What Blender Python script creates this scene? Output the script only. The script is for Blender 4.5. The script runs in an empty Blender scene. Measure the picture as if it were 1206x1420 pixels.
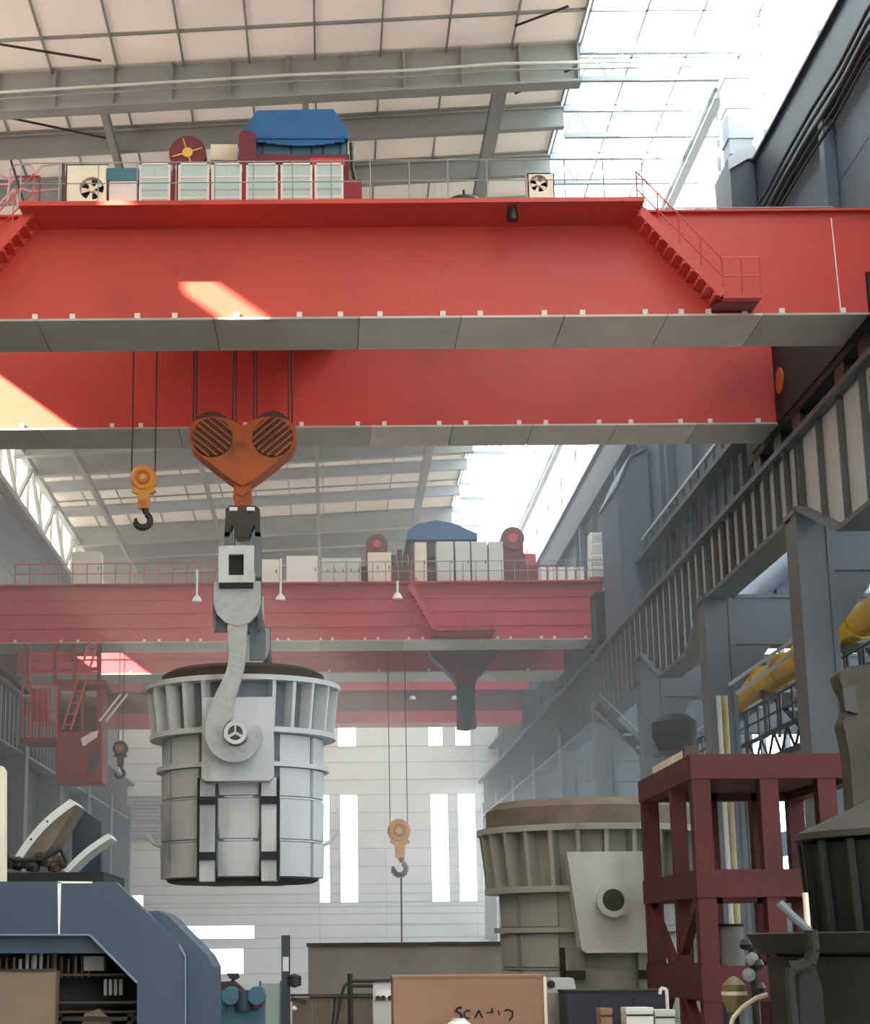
import bpy, bmesh, math, random
from mathutils import Vector, Matrix
random.seed(7)
scene = bpy.context.scene
col = scene.collection

# ---------------------------------------------------------------- camera
# photograph frame 1206 x 1420; focal length in pixels, principal point, pitch and roll
F, PX, PY = 2500.0, 455.0, 710.0
PITCH = math.atan(0.24); ROLL = math.radians(0.45); CZ = 5.0
cd = bpy.data.cameras.new('camera'); cam = bpy.data.objects.new('camera', cd); col.objects.link(cam)
cd.sensor_fit = 'HORIZONTAL'; cd.sensor_width = 36.0; cd.lens = 36.0 * F / 1206.0
cd.shift_x = (603.0 - PX) / 1206.0; cd.shift_y = (PY - 710.0) / 1206.0
cd.clip_start = 0.5; cd.clip_end = 600
cam.matrix_world = Matrix.Translation((0, 0, CZ)) @ Matrix.Rotation(math.pi / 2 + PITCH, 4, 'X') @ Matrix.Rotation(-ROLL, 4, 'Z')
scene.camera = cam

# ---------------------------------------------------------------- world, sun, exposure
world = bpy.data.worlds.new('sky'); scene.world = world; world.use_nodes = True
bg = world.node_tree.nodes['Background']
bg.inputs['Color'].default_value = (0.90, 0.95, 1.0, 1); bg.inputs['Strength'].default_value = 7.0
SUN = Vector((1.0, 0.8, -0.75)).normalized()
sd = bpy.data.lights.new('sun', 'SUN'); sun = bpy.data.objects.new('sun', sd); col.objects.link(sun)
sd.energy = 60.0; sd.angle = math.radians(0.6); sd.color = (1.0, 0.88, 0.62)
sun.rotation_euler = SUN.to_track_quat('-Z', 'Y').to_euler()
vs = scene.view_settings
scene.display_settings.display_device = 'sRGB'
vs.view_transform = 'Standard'; vs.look = 'None'; vs.gamma = 1.0; vs.use_curve_mapping = False
vs.exposure = 0.1
scene.cycles.max_bounces = 10; scene.cycles.diffuse_bounces = 6; scene.cycles.transparent_max_bounces = 16
scene.cycles.volume_bounces = 1; scene.cycles.sample_clamp_indirect = 12
scene.cycles.use_denoising = True

# skylight portals (they only guide the daylight that enters through the glazing)
def portal(loc, sx, sy, rot):
    ld = bpy.data.lights.new('skylight_portal', 'AREA'); ld.shape = 'RECTANGLE'; ld.size = sx; ld.size_y = sy
    ld.cycles.is_portal = True
    o = bpy.data.objects.new('skylight_portal', ld); o.location = loc; o.rotation_euler = rot; col.objects.link(o)
portal((12.9, 68, 38.3), 6.2, 210, (0, 0, 0))

# ---------------------------------------------------------------- helpers
_c, _s = math.cos(PITCH), math.sin(PITCH)
def at(px, py, X=None, Y=None, Z=None):
    """world point seen at a pixel of the photograph, on the plane X=, Y= or Z="""
    x = (px - PX) / F; y = (PY - py) / F
    x, y = x * math.cos(ROLL) + y * math.sin(ROLL), -x * math.sin(ROLL) + y * math.cos(ROLL)
    d = Vector((x, _c - y * _s, _s + y * _c))
    t = X / d.x if X is not None else (Y / d.y if Y is not None else (Z - CZ) / d.z)
    return Vector((0, 0, CZ)) + d * t
def srgb(r, g, b):
    f = lambda v: (v / 12.92 if v <= 0.04045 else ((v + 0.055) / 1.055) ** 2.4)
    return (f(r / 255), f(g / 255), f(b / 255), 1)

def mat(name, rgb, rough=0.6, metal=0.0, var=0.18, scale=0.8, stretch=(1, 1, 1), bump=0.0, dirt=None):
    m = bpy.data.materials.new(name); m.use_nodes = True
    nt = m.node_tree; N = nt.nodes; Lk = nt.links
    p = N['Principled BSDF']; p.inputs['Roughness'].default_value = rough; p.inputs['Metallic'].default_value = metal
    base = srgb(*rgb)
    tc = N.new('ShaderNodeTexCoord'); mp = N.new('ShaderNodeMapping'); mp.inputs['Scale'].default_value = stretch
    Lk.new(tc.outputs['Object'], mp.inputs['Vector'])
    nz = N.new('ShaderNodeTexNoise'); nz.inputs['Scale'].default_value = scale; nz.inputs['Detail'].default_value = 5
    Lk.new(mp.outputs['Vector'], nz.inputs['Vector'])
    cr = N.new('ShaderNodeValToRGB'); Lk.new(nz.outputs['Fac'], cr.inputs['Fac'])
    lo = dirt and srgb(*dirt) or tuple(max(0, v * (1 - var)) for v in base[:3]) + (1,)
    hi = tuple(min(1, v * (1 + var)) for v in base[:3]) + (1,)
    cr.color_ramp.elements[0].position = 0.3; cr.color_ramp.elements[0].color = lo
    cr.color_ramp.elements[1].position = 0.7; cr.color_ramp.elements[1].color = hi
    if dirt:
        e = cr.color_ramp.elements.new(0.45); e.color = base
    Lk.new(cr.outputs['Color'], p.inputs['Base Color'])
    if bump:
        b = N.new('ShaderNodeBump'); b.inputs['Strength'].default_value = bump; b.inputs['Distance'].default_value = 0.02
        n2 = N.new('ShaderNodeTexNoise'); n2.inputs['Scale'].default_value = scale * 14; Lk.new(tc.outputs['Object'], n2.inputs['Vector'])
        Lk.new(n2.outputs['Fac'], b.inputs['Height']); Lk.new(b.outputs['Normal'], p.inputs['Normal'])
    return m
def sheet_mat(name, refl, trans):
    """thin translucent roofing or glazing sheet"""
    m = bpy.data.materials.new(name); m.use_nodes = True
    nt = m.node_tree; N = nt.nodes; Lk = nt.links
    N.remove(N['Principled BSDF']); out = N['Material Output']
    a = N.new('ShaderNodeBsdfDiffuse'); b = N.new('ShaderNodeBsdfTranslucent'); ad = N.new('ShaderNodeAddShader')
    tc = N.new('ShaderNodeTexCoord'); nz = N.new('ShaderNodeTexNoise'); nz.inputs['Scale'].default_value = 0.35; nz.inputs['Detail'].default_value = 4
    Lk.new(tc.outputs['Object'], nz.inputs['Vector'])
    cr = N.new('ShaderNodeValToRGB'); Lk.new(nz.outputs['Fac'], cr.inputs['Fac'])
    cr.color_ramp.elements[0].color = tuple(v * 0.86 for v in trans) + (1,); cr.color_ramp.elements[0].position = 0.3
    cr.color_ramp.elements[1].color = tuple(trans) + (1,); cr.color_ramp.elements[1].position = 0.65
    a.inputs['Color'].default_value = tuple(refl) + (1,)
    Lk.new(cr.outputs['Color'], b.inputs['Color'])
    Lk.new(a.outputs[0], ad.inputs[0]); Lk.new(b.outputs[0], ad.inputs[1]); Lk.new(ad.outputs[0], out.inputs['Surface'])
    return m
def glass_mat(name, tint=(0.93, 0.96, 0.97), gloss=0.06):
    m = bpy.data.materials.new(name); m.use_nodes = True
    nt = m.node_tree; N = nt.nodes; Lk = nt.links
    N.remove(N['Principled BSDF']); out = N['Material Output']
    a = N.new('ShaderNodeBsdfTransparent'); a.inputs['Color'].default_value = tuple(tint) + (1,)
    g = N.new('ShaderNodeBsdfGlossy'); g.inputs['Roughness'].default_value = 0.08
    mx = N.new('ShaderNodeMixShader'); mx.inputs['Fac'].default_value = gloss
    Lk.new(a.outputs[0], mx.inputs[1]); Lk.new(g.outputs[0], mx.inputs[2]); Lk.new(mx.outputs[0], out.inputs['Surface'])
    return m

M = dict(
    red=mat('red_crane_paint', (190, 62, 52), 0.42, var=0.12, scale=0.25, dirt=(164, 50, 46)),
    red_dark=mat('dark_red_paint', (128, 26, 34), 0.5),
    red_far=mat('haze_pink_crane_paint', (188, 52, 70), 0.5, var=0.12, scale=0.2),  # crane red shifted pink to put distance haze into the colour
    maroon=mat('maroon_paint_and_shade', (104, 34, 48), 0.55),
    frame_red=mat('maroon_frame_paint', (78, 20, 22), 0.7, dirt=(62, 18, 20)),
    flange=mat('grey_flange_steel', (168, 164, 157), 0.45, var=0.1, scale=0.5),
    flange2=mat('warm_grey_flange_steel', (204, 194, 182), 0.45, var=0.1, scale=0.5),
    flange3=mat('pale_grey_flange_steel', (188, 186, 178), 0.45, var=0.1, scale=0.5),
    lug=mat('white_lug_paint', (232, 214, 206), 0.5, var=0.05),
    runway=mat('runway_grey_paint', (82, 87, 92), 0.5, var=0.1, scale=0.3),
    runway_web=mat('pale_grey_web_paint', (186, 188, 192), 0.5, var=0.08, scale=0.3),
    slate=mat('slate_blue_cladding', (82, 94, 110), 0.6, var=0.12, scale=0.3, stretch=(1, 1, 0.2)),
    slate_dark=mat('dark_slate_steel', (42, 50, 62), 0.5, var=0.2, scale=0.5),
    roof_steel=mat('grey_roof_steel', (142, 146, 146), 0.6, var=0.1, scale=0.4),
    roof_pale=mat('pale_roof_steel', (158, 168, 178), 0.6, var=0.06),
    roof_grey=mat('grey_roof_sheet', (170, 175, 184), 0.7, var=0.06),
    wallwhite=mat('white_wall_cladding', (236, 238, 240), 0.6, var=0.04, scale=0.3),
    walllou=mat('grey_louvre_paint', (176, 182, 194), 0.6, var=0.05),
    greenwall=mat('dark_green_grey_cladding', (54, 62, 62), 0.7, var=0.2, scale=0.3),
    floor=mat('concrete_floor', (168, 162, 154), 0.7, var=0.2, scale=0.2, bump=0.2),
    concrete=mat('stained_concrete', (134, 128, 120), 0.85, var=0.2, scale=0.5, bump=0.3),
    ladle=mat('pale_grey_ladle_paint', (190, 192, 194), 0.5, var=0.1, scale=0.7, stretch=(1, 1, 0.3), dirt=(146, 148, 150)),
    ladle_in=mat('shade_grey_ladle_shell', (100, 104, 110), 0.55, var=0.2, scale=0.8, stretch=(1, 1, 0.25), dirt=(46, 50, 56)),  # shell and its mottle darkened to paint in shade between the ribs
    ladle2=mat('olive_grey_ladle_paint', (150, 150, 142), 0.6, var=0.15, scale=0.7, stretch=(1, 1, 0.3), dirt=(112, 110, 102)),
    ladle2_plate=mat('worn_grey_plate', (186, 188, 184), 0.5, var=0.1, scale=0.7),
    refr=mat('brown_refractory', (112, 100, 88), 0.9, var=0.25, scale=1.2, bump=0.4),
    refr_dark=mat('dark_refractory', (62, 52, 46), 0.9, var=0.3, scale=1.2, bump=0.4),
    dark=mat('dark_steel', (46, 44, 43), 0.45, metal=0.3, var=0.25),
    black=mat('black_steel_and_shade', (20, 20, 21), 0.7),  # plain black; it also stands for shade inside the beam end hole
    darkladle=mat('dim_black_ladle_steel', (26, 25, 23), 0.8, var=0.3, scale=1.0, bump=0.3),  # black ladle darkened further to stand for weak foreground light
    rust=mat('rust_orange_paint', (172, 84, 28), 0.6, var=0.2, scale=1.4, dirt=(120, 62, 34)),
    ochre=mat('ochre_hook_paint', (200, 132, 44), 0.55, var=0.2, scale=2.0, dirt=(150, 84, 32)),
    rustdark=mat('brown_grooved_steel', (70, 46, 36), 0.6, var=0.2),
    bluecover=mat('blue_tarpaulin', (32, 90, 142), 0.6, var=0.15, scale=1.2),
    bluem=mat('blue_machine_paint', (54, 70, 88), 0.5, var=0.08, scale=0.5),
    bluem_edge=mat('worn_light_blue_edge', (112, 130, 146), 0.5),
    tan=mat('tan_board', (152, 116, 94), 0.8, var=0.06, scale=0.6),
    tan2=mat('brown_board', (116, 100, 84), 0.8, var=0.06, scale=0.6),
    cab=mat('pale_green_cabinet', (176, 196, 192), 0.5, var=0.06),
    cabframe=mat('pale_pink_cabinet_frame', (226, 208, 206), 0.5, var=0.05),
    cream=mat('cream_enamel', (230, 220, 200), 0.5, var=0.05),
    greywhite=mat('grey_white_enamel', (206, 208, 204), 0.5, var=0.05),
    yellow=mat('yellow_pipe_paint', (212, 170, 36), 0.45, var=0.12, scale=0.8),
    hookgrey=mat('cast_grey_hook_steel', (168, 170, 172), 0.6, var=0.12, scale=6.0, bump=0.3),
    brass=mat('dull_brass', (122, 112, 72), 0.5),
    post=mat('brown_grey_worn_steel', (66, 62, 54), 0.8, var=0.25, scale=1.5, bump=0.3),
    olivepipe=mat('olive_pipe_paint', (158, 148, 96), 0.5),
    dimlid=mat('dim_grey_lid', (62, 60, 54), 0.8, var=0.2),  # lid colour darkened to put the weak foreground light in
    rope=mat('dark_wire_rope', (60, 42, 40), 0.6),
    pink=mat('faded_pink_hose', (196, 150, 160), 0.6),
    navy=mat('navy_paint', (36, 38, 52), 0.5),
    cable=mat('black_cable', (34, 36, 42), 0.6),
    white=mat('white_enamel', (236, 236, 232), 0.5, var=0.03),
    teal=mat('teal_paint', (62, 110, 128), 0.5),
    gold=mat('yellow_hub_paint', (206, 168, 70), 0.5),
    roof=sheet_mat('cream_translucent_roof_sheet', (0.62, 0.60, 0.57), (0.10, 0.096, 0.093)),
    clere=sheet_mat('frosted_clerestory_glazing', (0.3, 0.3, 0.3), (0.40, 0.39, 0.37)),
    glass=glass_mat('clear_window_glass'),
    cabglass=glass_mat('tinted_cab_glass', (0.35, 0.40, 0.38), 0.18),
)

class MB:
    """collects shapes; build() links them as one mesh object"""
    def __init__(s): s.v = []; s.f = []
    def add(s, vs, fs):
        n = len(s.v); s.v += [Vector(q) for q in vs]; s.f += [tuple(i + n for i in q) for q in fs]; return s
    def box(s, x0, x1, y0, y1, z0, z1):
        return s.add([(x0, y0, z0), (x1, y0, z0), (x1, y1, z0), (x0, y1, z0), (x0, y0, z1), (x1, y0, z1), (x1, y1, z1), (x0, y1, z1)],
                     [(0, 3, 2, 1), (4, 5, 6, 7), (0, 1, 5, 4), (1, 2, 6, 5), (2, 3, 7, 6), (3, 0, 4, 7)])
    def prism(s, poly, a, b, axis='y'):
        """2-D polygon pushed along an axis: axis y -> (x, z) polygon, x -> (y, z), z -> (x, y)"""
        mk = {'y': lambda p, t: (p[0], t, p[1]), 'x': lambda p, t: (t, p[0], p[1]), 'z': lambda p, t: (p[0], p[1], t)}[axis]
        n = len(poly)
        return s.add([mk(p, a) for p in poly] + [mk(p, b) for p in poly],
                     [tuple(range(n)), tuple(range(2 * n - 1, n - 1, -1))] + [(i, i + n, (i + 1) % n + n, (i + 1) % n) for i in range(n)])
    def cyl(s, p0, p1, r, n=10, r1=None, caps=True):
        p0 = Vector(p0); p1 = Vector(p1); d = (p1 - p0).normalized()
        u = d.orthogonal().normalized(); w = d.cross(u); r1 = r if r1 is None else r1
        vs = [p0 + (u * math.cos(2 * math.pi * i / n) + w * math.sin(2 * math.pi * i / n)) * r for i in range(n)]
        vs += [p1 + (u * math.cos(2 * math.pi * i / n) + w * math.sin(2 * math.pi * i / n)) * r1 for i in range(n)]
        fs = [(i, (i + 1) % n, (i + 1) % n + n, i + n) for i in range(n)]
        if caps: fs += [tuple(range(n - 1, -1, -1)), tuple(range(n, 2 * n))]
        return s.add(vs, fs)
    def tube(s, pts, r, n=8):
        for a, b in zip(pts[:-1], pts[1:]): s.cyl(a, b, r, n)
        return s
    def bar(s, p0, p1, w, h):
        """rectangular bar between two points"""
        p0 = Vector(p0); p1 = Vector(p1); d = (p1 - p0).normalized()
        up = Vector((0, 0, 1)) if abs(d.z) < 0.95 else Vector((0, 1, 0))
        u = d.cross(up).normalized() * w / 2; v = u.cross(d).normalized() * h / 2
        q = [p0 - u - v, p0 + u - v, p0 + u + v, p0 - u + v, p1 - u - v, p1 + u - v, p1 + u + v, p1 - u + v]
        return s.add(q, [(0, 1, 2, 3), (7, 6, 5, 4), (0, 4, 5, 1), (1, 5, 6, 2), (2, 6, 7, 3), (3, 7, 4, 0)])
    def lathe(s, prof, c=(0, 0, 0), n=48, axis='z', closed=False):
        """profile of (radius, height) turned about an axis through c"""
        vs = []; m = len(prof)
        for i in range(n):
            a = 2 * math.pi * i / n
            for r, h in prof:
                q = {'z': (r * math.cos(a), r * math.sin(a), h), 'y': (r * math.cos(a), h, r * math.sin(a)), 'x': (h, r * math.cos(a), r * math.sin(a))}[axis]
                vs.append((q[0] + c[0], q[1] + c[1], q[2] + c[2]))
        fs = []
        for i in range(n):
            j = (i + 1) % n
            for k in range(m if closed else m - 1):
                l = (k + 1) % m
                fs.append((i * m + k, j * m + k, j * m + l, i * m + l))
        return s.add(vs, fs)
    def build(s, name, m, parent=None, smooth=False, fix=True):
        base = parent['_base'] if parent is not None and '_base' in parent else (0, 0, 0)
        b = Vector(base)
        me = bpy.data.meshes.new(name); me.from_pydata([tuple(v - b) for v in s.v], [], s.f)
        if fix:
            bm = bmesh.new(); bm.from_mesh(me); bmesh.ops.recalc_face_normals(bm, faces=bm.faces); bm.to_mesh(me); bm.free()
        me.materials.append(M[m] if isinstance(m, str) else m)
        if smooth:
            me.polygons.foreach_set('use_smooth', [True] * len(me.polygons))
            me.set_sharp_from_angle(angle=math.radians(35))
        o = bpy.data.objects.new(name, me); col.objects.link(o)
        if parent is not None:
            o.parent = parent; o['_base'] = base
        return o
def root(name, loc, label, cat, group=None, kind=None):
    o = bpy.data.objects.new(name, None); o.empty_display_size = 0.3; o.location = loc; col.objects.link(o)
    o['_base'] = tuple(loc); tag(o, label, cat, group, kind); return o
def tag(o, label, cat, group=None, kind=None):
    o['label'] = label; o['category'] = cat
    if group: o['group'] = group
    if kind: o['kind'] = kind
    return o
def piece(src, parent, off=(0, 0, 0), name=None, m=None):
    """another object with the same mesh data, shifted by off"""
    o = bpy.data.objects.new(name or src.name.split('.')[0], src.data); col.objects.link(o)
    o.parent = parent; o.location = off
    if parent is not None and '_base' in parent: o['_base'] = parent['_base']
    if m:
        o.material_slots[0].link = 'OBJECT'; o.material_slots[0].material = M[m]
    return o
def copy_tree(o, parent=None):
    c = o.copy(); col.objects.link(c); c.parent = parent
    for ch in list(o.children): copy_tree(ch, c)
    return c
def poly(pts, Y):
    """pixel outline -> (x, z) outline on the plane at distance Y"""
    return [(q.x, q.z) for q in (at(a, b, Y=Y) for a, b in pts)]
def smooth(pts, n=4):
    """closed Catmull-Rom curve through the outline points"""
    out = []; m = len(pts)
    for i in range(m):
        p0, p1, p2, p3 = (pts[(i + k - 1) % m] for k in range(4))
        for j in range(n):
            t = j / n
            out.append(tuple(.5 * (2 * b + (c - a) * t + (2 * a - 5 * b + 4 * c - d) * t * t + (3 * b - a - 3 * c + d) * t ** 3) for a, b, c, d in zip(p0, p1, p2, p3)))
    return out
ORD = ['first', 'second', 'third', 'fourth', 'fifth', 'sixth', 'seventh', 'eighth', 'ninth', 'tenth', 'eleventh', 'twelfth', 'thirteenth', 'fourteenth']

# ================================================================ the setting
XL, XR, YE, Y0 = -20.0, 16.0, 172.0, -36.0
def roofz(x): return 36.1 + 0.05 * (min(x, 10.0) + 12.0)      # underside of the roof beams

o = MB().box(XL - 30, 46, Y0, YE + 1, -0.4, 0).build('floor', 'floor'); tag(o, 'grey concrete floor of the steelworks hall', 'floor', kind='structure')

# ---- roof: sheets, purlin ribs, cross beams, long beams
roof = root('ceiling', (0, 60, 38), 'pale translucent roof of sheets on grey steel beams', 'roof', kind='structure')
rows = [Y0, -12, 6, 20, 30, 38, 45, 51, 55.5, 60, 63.6, 67.6, 72.2, 77, 82, 88, 94, 100, 106, 111, 116, 121.3, 128.7, 137.5, 143, 149, 155, 161, 167, YE + 0.5]
xs = [XL - 0.3 + 29.9 * i / 12 for i in range(13)]
meshes = {}
for j in range(len(rows) - 1):
    y0, y1 = rows[j] + 0.03, rows[j + 1] - 0.03
    if rows[j] >= 154: continue
    solid = rows[j] >= 137 or 105 < rows[j] < 115
    if y1 < 50:            # over and behind the viewer: one long sheet for each strip
        for k in (0, 4, 8):
            xa, xb = xs[k], xs[k + 4]; za, zb = roofz(xa) + 1.15, roofz(xb) + 1.15
            MB().add([(xa, y0, za), (xb, y0, zb), (xb, y1, zb), (xa, y1, za), (xa, y0, za + .05), (xb, y0, zb + .05), (xb, y1, zb + .05), (xa, y1, za + .05)],
                     [(0, 3, 2, 1), (4, 5, 6, 7), (0, 1, 5, 4), (1, 2, 6, 5), (2, 3, 7, 6), (3, 0, 4, 7)]).build('roof_sheet', 'roof', roof)
        continue
    for k in range(12):
        xa, xb = xs[k] + 0.02, xs[k + 1] - 0.02; za, zb = roofz(xa) + 1.15, roofz(xb) + 1.15
        MB().prism([(xa, za), (xb, zb), (xb, zb + .05), (xa, za + .05)], y0, y1).build('roof_sheet', 'roof_grey' if solid and not (k > 9) else 'roof', roof, fix=False)
for k in range(13):
    x = xs[k]; z = roofz(x) + 1.1
    MB().box(x - .035, x + .035, Y0, YE, z - .08, z + .06).build('purlin', 'roof_steel', roof)
for y in rows[1:-1]:
    za, zb = roofz(XL - .3) + 1.05, roofz(9.6) + 1.05
    MB().prism([(XL - .3, za), (9.65, zb), (9.65, zb + .1), (XL - .3, za + .1)], y - .06, y + .06).build('seam_batten', 'roof_steel', roof)
# glazed strip along the right-hand edge
added_glass = [j for j in range(len(rows) - 1) if rows[j] >= 154]
gl = root('window_1', (12.9, 60, 38.3), 'long bright glazed rooflight strip beside the right-hand wall', 'rooflight', kind='structure')
for j in range(len(rows) - 1):
    for k in range(3):
        xa = 9.75 + 2.08 * k
        MB().box(xa + .04, xa + 2.04, rows[j] + .05, rows[j + 1] - .05, 38.34, 38.37).build('pane', 'glass', gl)
    MB().box(9.7, XR, rows[j] - .05, rows[j] + .05, 38.2, 38.38).build('glazing_bar', 'roof_pale', gl)
for j in added_glass:                 # unseen glazing added over the last bay to brighten the end wall
    for k in range(12):
        xa, xb = xs[k] + .03, xs[k + 1] - .03; za, zb = roofz(xa) + 1.15, roofz(xb) + 1.15
        MB().prism([(xa, za), (xb, zb), (xb, zb + .03), (xa, za + .03)], rows[j] + .05, rows[j + 1] - .05).build('pane', 'clere', gl, fix=False)
for k in range(4):
    x = 9.75 + 2.08 * k
    MB().box(x - .04, x + .04, Y0, YE, 38.2, 38.38).build('glazing_bar', 'roof_pale', gl)

def ibeam_x(y, x0, x1, dz, fl, m, parent, name, drop=0.0):
    """I-section running across the hall following the roof slope"""
    za, zb = roofz(x0) - drop, roofz(x1) - drop
    mb = MB()
    mb.prism([(x0, za), (x1, zb), (x1, zb + .08), (x0, za + .08)], y - fl / 2, y + fl / 2)
    mb.prism([(x0, za + .08), (x1, zb + .08), (x1, zb + dz), (x0, za + dz)], y - .05, y + .05)
    mb.prism([(x0, za + dz), (x1, zb + dz), (x1, zb + dz + .08), (x0, za + dz + .08)], y - fl / 2, y + fl / 2)
    return mb.build(name, m, parent)
big = root('main_roof_beam', (0, 62.7, 36.5), 'deep grey steel roof beam nearest the viewer across the whole hall', 'roof beam', kind='structure')
ibeam_x(62.7, XL, 9.7, 1.75, 0.7, 'roof_steel', big, 'beam', drop=0.55)
for i in range(14):
    x = XL + 1 + i * 2.2; z = roofz(x) - .55
    MB().box(x - .03, x + .03, 62.42, 62.98, z + .08, z + 1.75).build('stiffener', 'roof_steel', big)
for i, y in enumerate((67.6, 72.2, 77, 82, 88, 94, 100, 106)):
    o = ibeam_x(y, XL, 9.7, 0.85, 0.35, 'roof_steel', None, 'roof_beam', drop=0.0)
    tag(o, 'slim grey steel roof beam, %s row beyond the deep near beam' % ORD[i], 'roof beam', 'slim roof beams', 'structure')
for i, y in enumerate((111, 116, 137.5, 143, 149, 155, 161, 167)):
    o = ibeam_x(y, XL, 9.7, 1.5, 0.6, 'roof_steel', None, 'roof_beam', drop=0.35)
    tag(o, 'deep hazy grey roof beam above the far crane, %s from the near side' % ORD[i], 'roof beam', 'far deep roof beams', 'structure')
for i, y in enumerate((121.3, 128.7)):
    o = ibeam_x(y, XL, 9.7, 0.7, 0.35, 'roof_pale', None, 'roof_beam', drop=0.1)
    tag(o, 'slim pale roof beam between the far cream roof sheets, %s from the near side' % ORD[i], 'roof beam', 'far slim roof beams', 'structure')
for i, y in enumerate((-30, -12, 6, 20, 32, 44, 53)):
    o = ibeam_x(y, XL, 9.7, 1.2, 0.5, 'roof_steel', None, 'roof_beam', drop=0.2)
    tag(o, 'grey roof beam overhead before the deep near beam, %s row' % ORD[i], 'roof beam', 'roof beams overhead', 'structure')
for i, y in enumerate((53, 62.7, 67.6, 72.2, 82, 94, 106, 116, 128.7, 137.5, 150, 161)):
    mb = MB()
    mb.box(9.7, XR, y - .1, y + .1, 36.75, 36.95).box(9.7, XR, y - .1, y + .1, 37.9, 38.1)
    for k in range(6):
        xa = 9.7 + 1.05 * k
        mb.bar((xa, y, 36.85), (xa + .52, y, 38.0), .07, .07).bar((xa + .52, y, 38.0), (xa + 1.05, y, 36.85), .07, .07)
    o = mb.build('lattice_truss', 'roof_pale', None)
    tag(o, 'pale lattice truss under the bright rooflight, %s from the viewer' % ORD[i], 'truss', 'rooflight trusses', 'structure')
for i, (x, w, nm) in enumerate(((-16.2, .3, 'by the left-hand wall'), (-8.45, .24, 'above the cream fan unit'), (-0.75, .24, 'above the blue trolley cover'), (6.7, .5, 'above the bare end of the walkway'), (15.0, .35, 'under the bright rooflight'))):
    z = (roofz(x) - .45) if i < 4 else 36.2
    mb = MB().box(x - w / 2, x + w / 2, 63.1, YE, z, z + .06).box(x - .05, x + .05, 63.1, YE, z + .06, z + .45).box(x - w / 2, x + w / 2, 63.1, YE, z + .45, z + .5)
    o = mb.build('long_roof_beam', 'roof_steel' if i < 4 else 'roof_pale')
    tag(o, 'long grey roof beam running into the distance ' + nm, 'roof beam', 'long roof beams', 'structure')
# bracing rods under the roof
rods = [((0, 55), (140, 84), 'upper', 60.5), ((8, 155), (146, 190), 'lower', 66.5), ((715, 62), (790, 38), 'short', 60.5), ((715, 155), (800, 122), 'middle', 66.5)]
for a, b, nm, y in rods:
    p, q = at(a[0], a[1], Z=36.3), at(b[0], b[1], Z=36.3); p.z = roofz(p.x); q.z = roofz(q.x)
    d = (p - q); p += d * (1.0 if a[0] < 20 else 0.0)
    o = MB().cyl(p, q, .05, 6).build('bracing_rod', 'dark'); tag(o, 'thin dark diagonal bracing rod under the roof, the %s one %s' % (nm, 'at far left' if a[0] < 20 else 'beside the long beam by the rooflight'), 'bracing rod', 'roof bracing rods', 'structure')
for i in range(2):
    pts = [at(a, b + 9 * i, Y=62.0) for a, b in ((-120, 140), (0, 128), (200, 116), (400, 104), (560, 98), (700, 88), (830, 86), (1000, 82))]
    o = MB().tube(pts, .06 - .02 * i, 6).build('conduit', 'greywhite' if i == 0 else 'roof_steel')
    tag(o, ('pale round conduit' if i == 0 else 'thin grey conduit under the pale one') + ' sagging along the deep near roof beam', 'conduit', None, 'structure')

# ---- end wall
wb = root('wall_back', (-2, YE, 0), 'white panelled end wall of the hall with tall windows', 'wall', kind='structure')
def wx(px): return at(px, 1180, Y=YE).x
def wz(py): return at(400, py, Y=YE).z
wins = [(470, 495, 1008, 1036), (597, 617, 1008, 1036), (635, 656, 1008, 1036),
        (443, 457, 1103, 1252), (472, 496, 1103, 1252), (598, 622, 1103, 1252), (636, 660, 1103, 1252),
        (173, 200, 1240, 1258), (287, 338, 1315, 1350), (250, 353, 1283, 1301), (440, 462, 1215, 1254)]
wins = wins[:-1]
holes = [(wx(a), wx(b), wz(d), wz(c)) for a, b, c, d in wins]
louv = (wx(170), wx(228), wz(1166), wz(1104))
zr = sorted(set([0, wz(1395), wz(1372), wz(1301), wz(1283), wz(1268), wz(1252), wz(1103), wz(1082), wz(1058), wz(1036), wz(1008), wz(985), 26.5, 30, 33.5, 37.4] + [wz(1350), wz(1315), wz(1258), wz(1240)] + [wz(1103 + 24.8 * i) for i in range(1, 6)]))
xcols = sorted(set([XL, wx(228), wx(443), wx(535), wx(660), 16.5]))
def sub(rect, hs):
    """rectangle minus holes -> list of rectangles (one split level at a time)"""
    x0, x1, z0, z1 = rect
    for h in hs:
        if h[0] < x1 - 1e-3 and h[1] > x0 + 1e-3 and h[2] < z1 - 1e-3 and h[3] > z0 + 1e-3:
            out = []
            if h[0] > x0: out += sub((x0, h[0], z0, z1), hs)
            if h[1] < x1: out += sub((h[1], x1, z0, z1), hs)
            m0, m1 = max(x0, h[0]), min(x1, h[1])
            if h[2] > z0: out += sub((m0, m1, z0, h[2]), hs)
            if h[3] < z1: out += sub((m0, m1, h[3], z1), hs)
            return out
    return [rect]
for i in range(len(zr) - 1):
    if zr[i + 1] - zr[i] < .12: continue
    for k in range(len(xcols) - 1):
        for r in sub((xcols[k], xcols[k + 1], zr[i], zr[i + 1]), holes + [louv]):
            if r[1] - r[0] < .1 or r[3] - r[2] < .05: continue
            d = random.choice((0, .02, .04))
            MB().box(r[0] + .02, r[1] - .02, YE - .12 + d, YE + .1, r[2] + .03, r[3] - .03).build('wall_panel', 'wallwhite', wb)
for r in sub((XL, 16.5, 0, 37.5), holes):
    MB().box(r[0], r[1], YE + .1, YE + .3, r[2], r[3]).build('wall_backing', 'walllou', wb)
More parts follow.
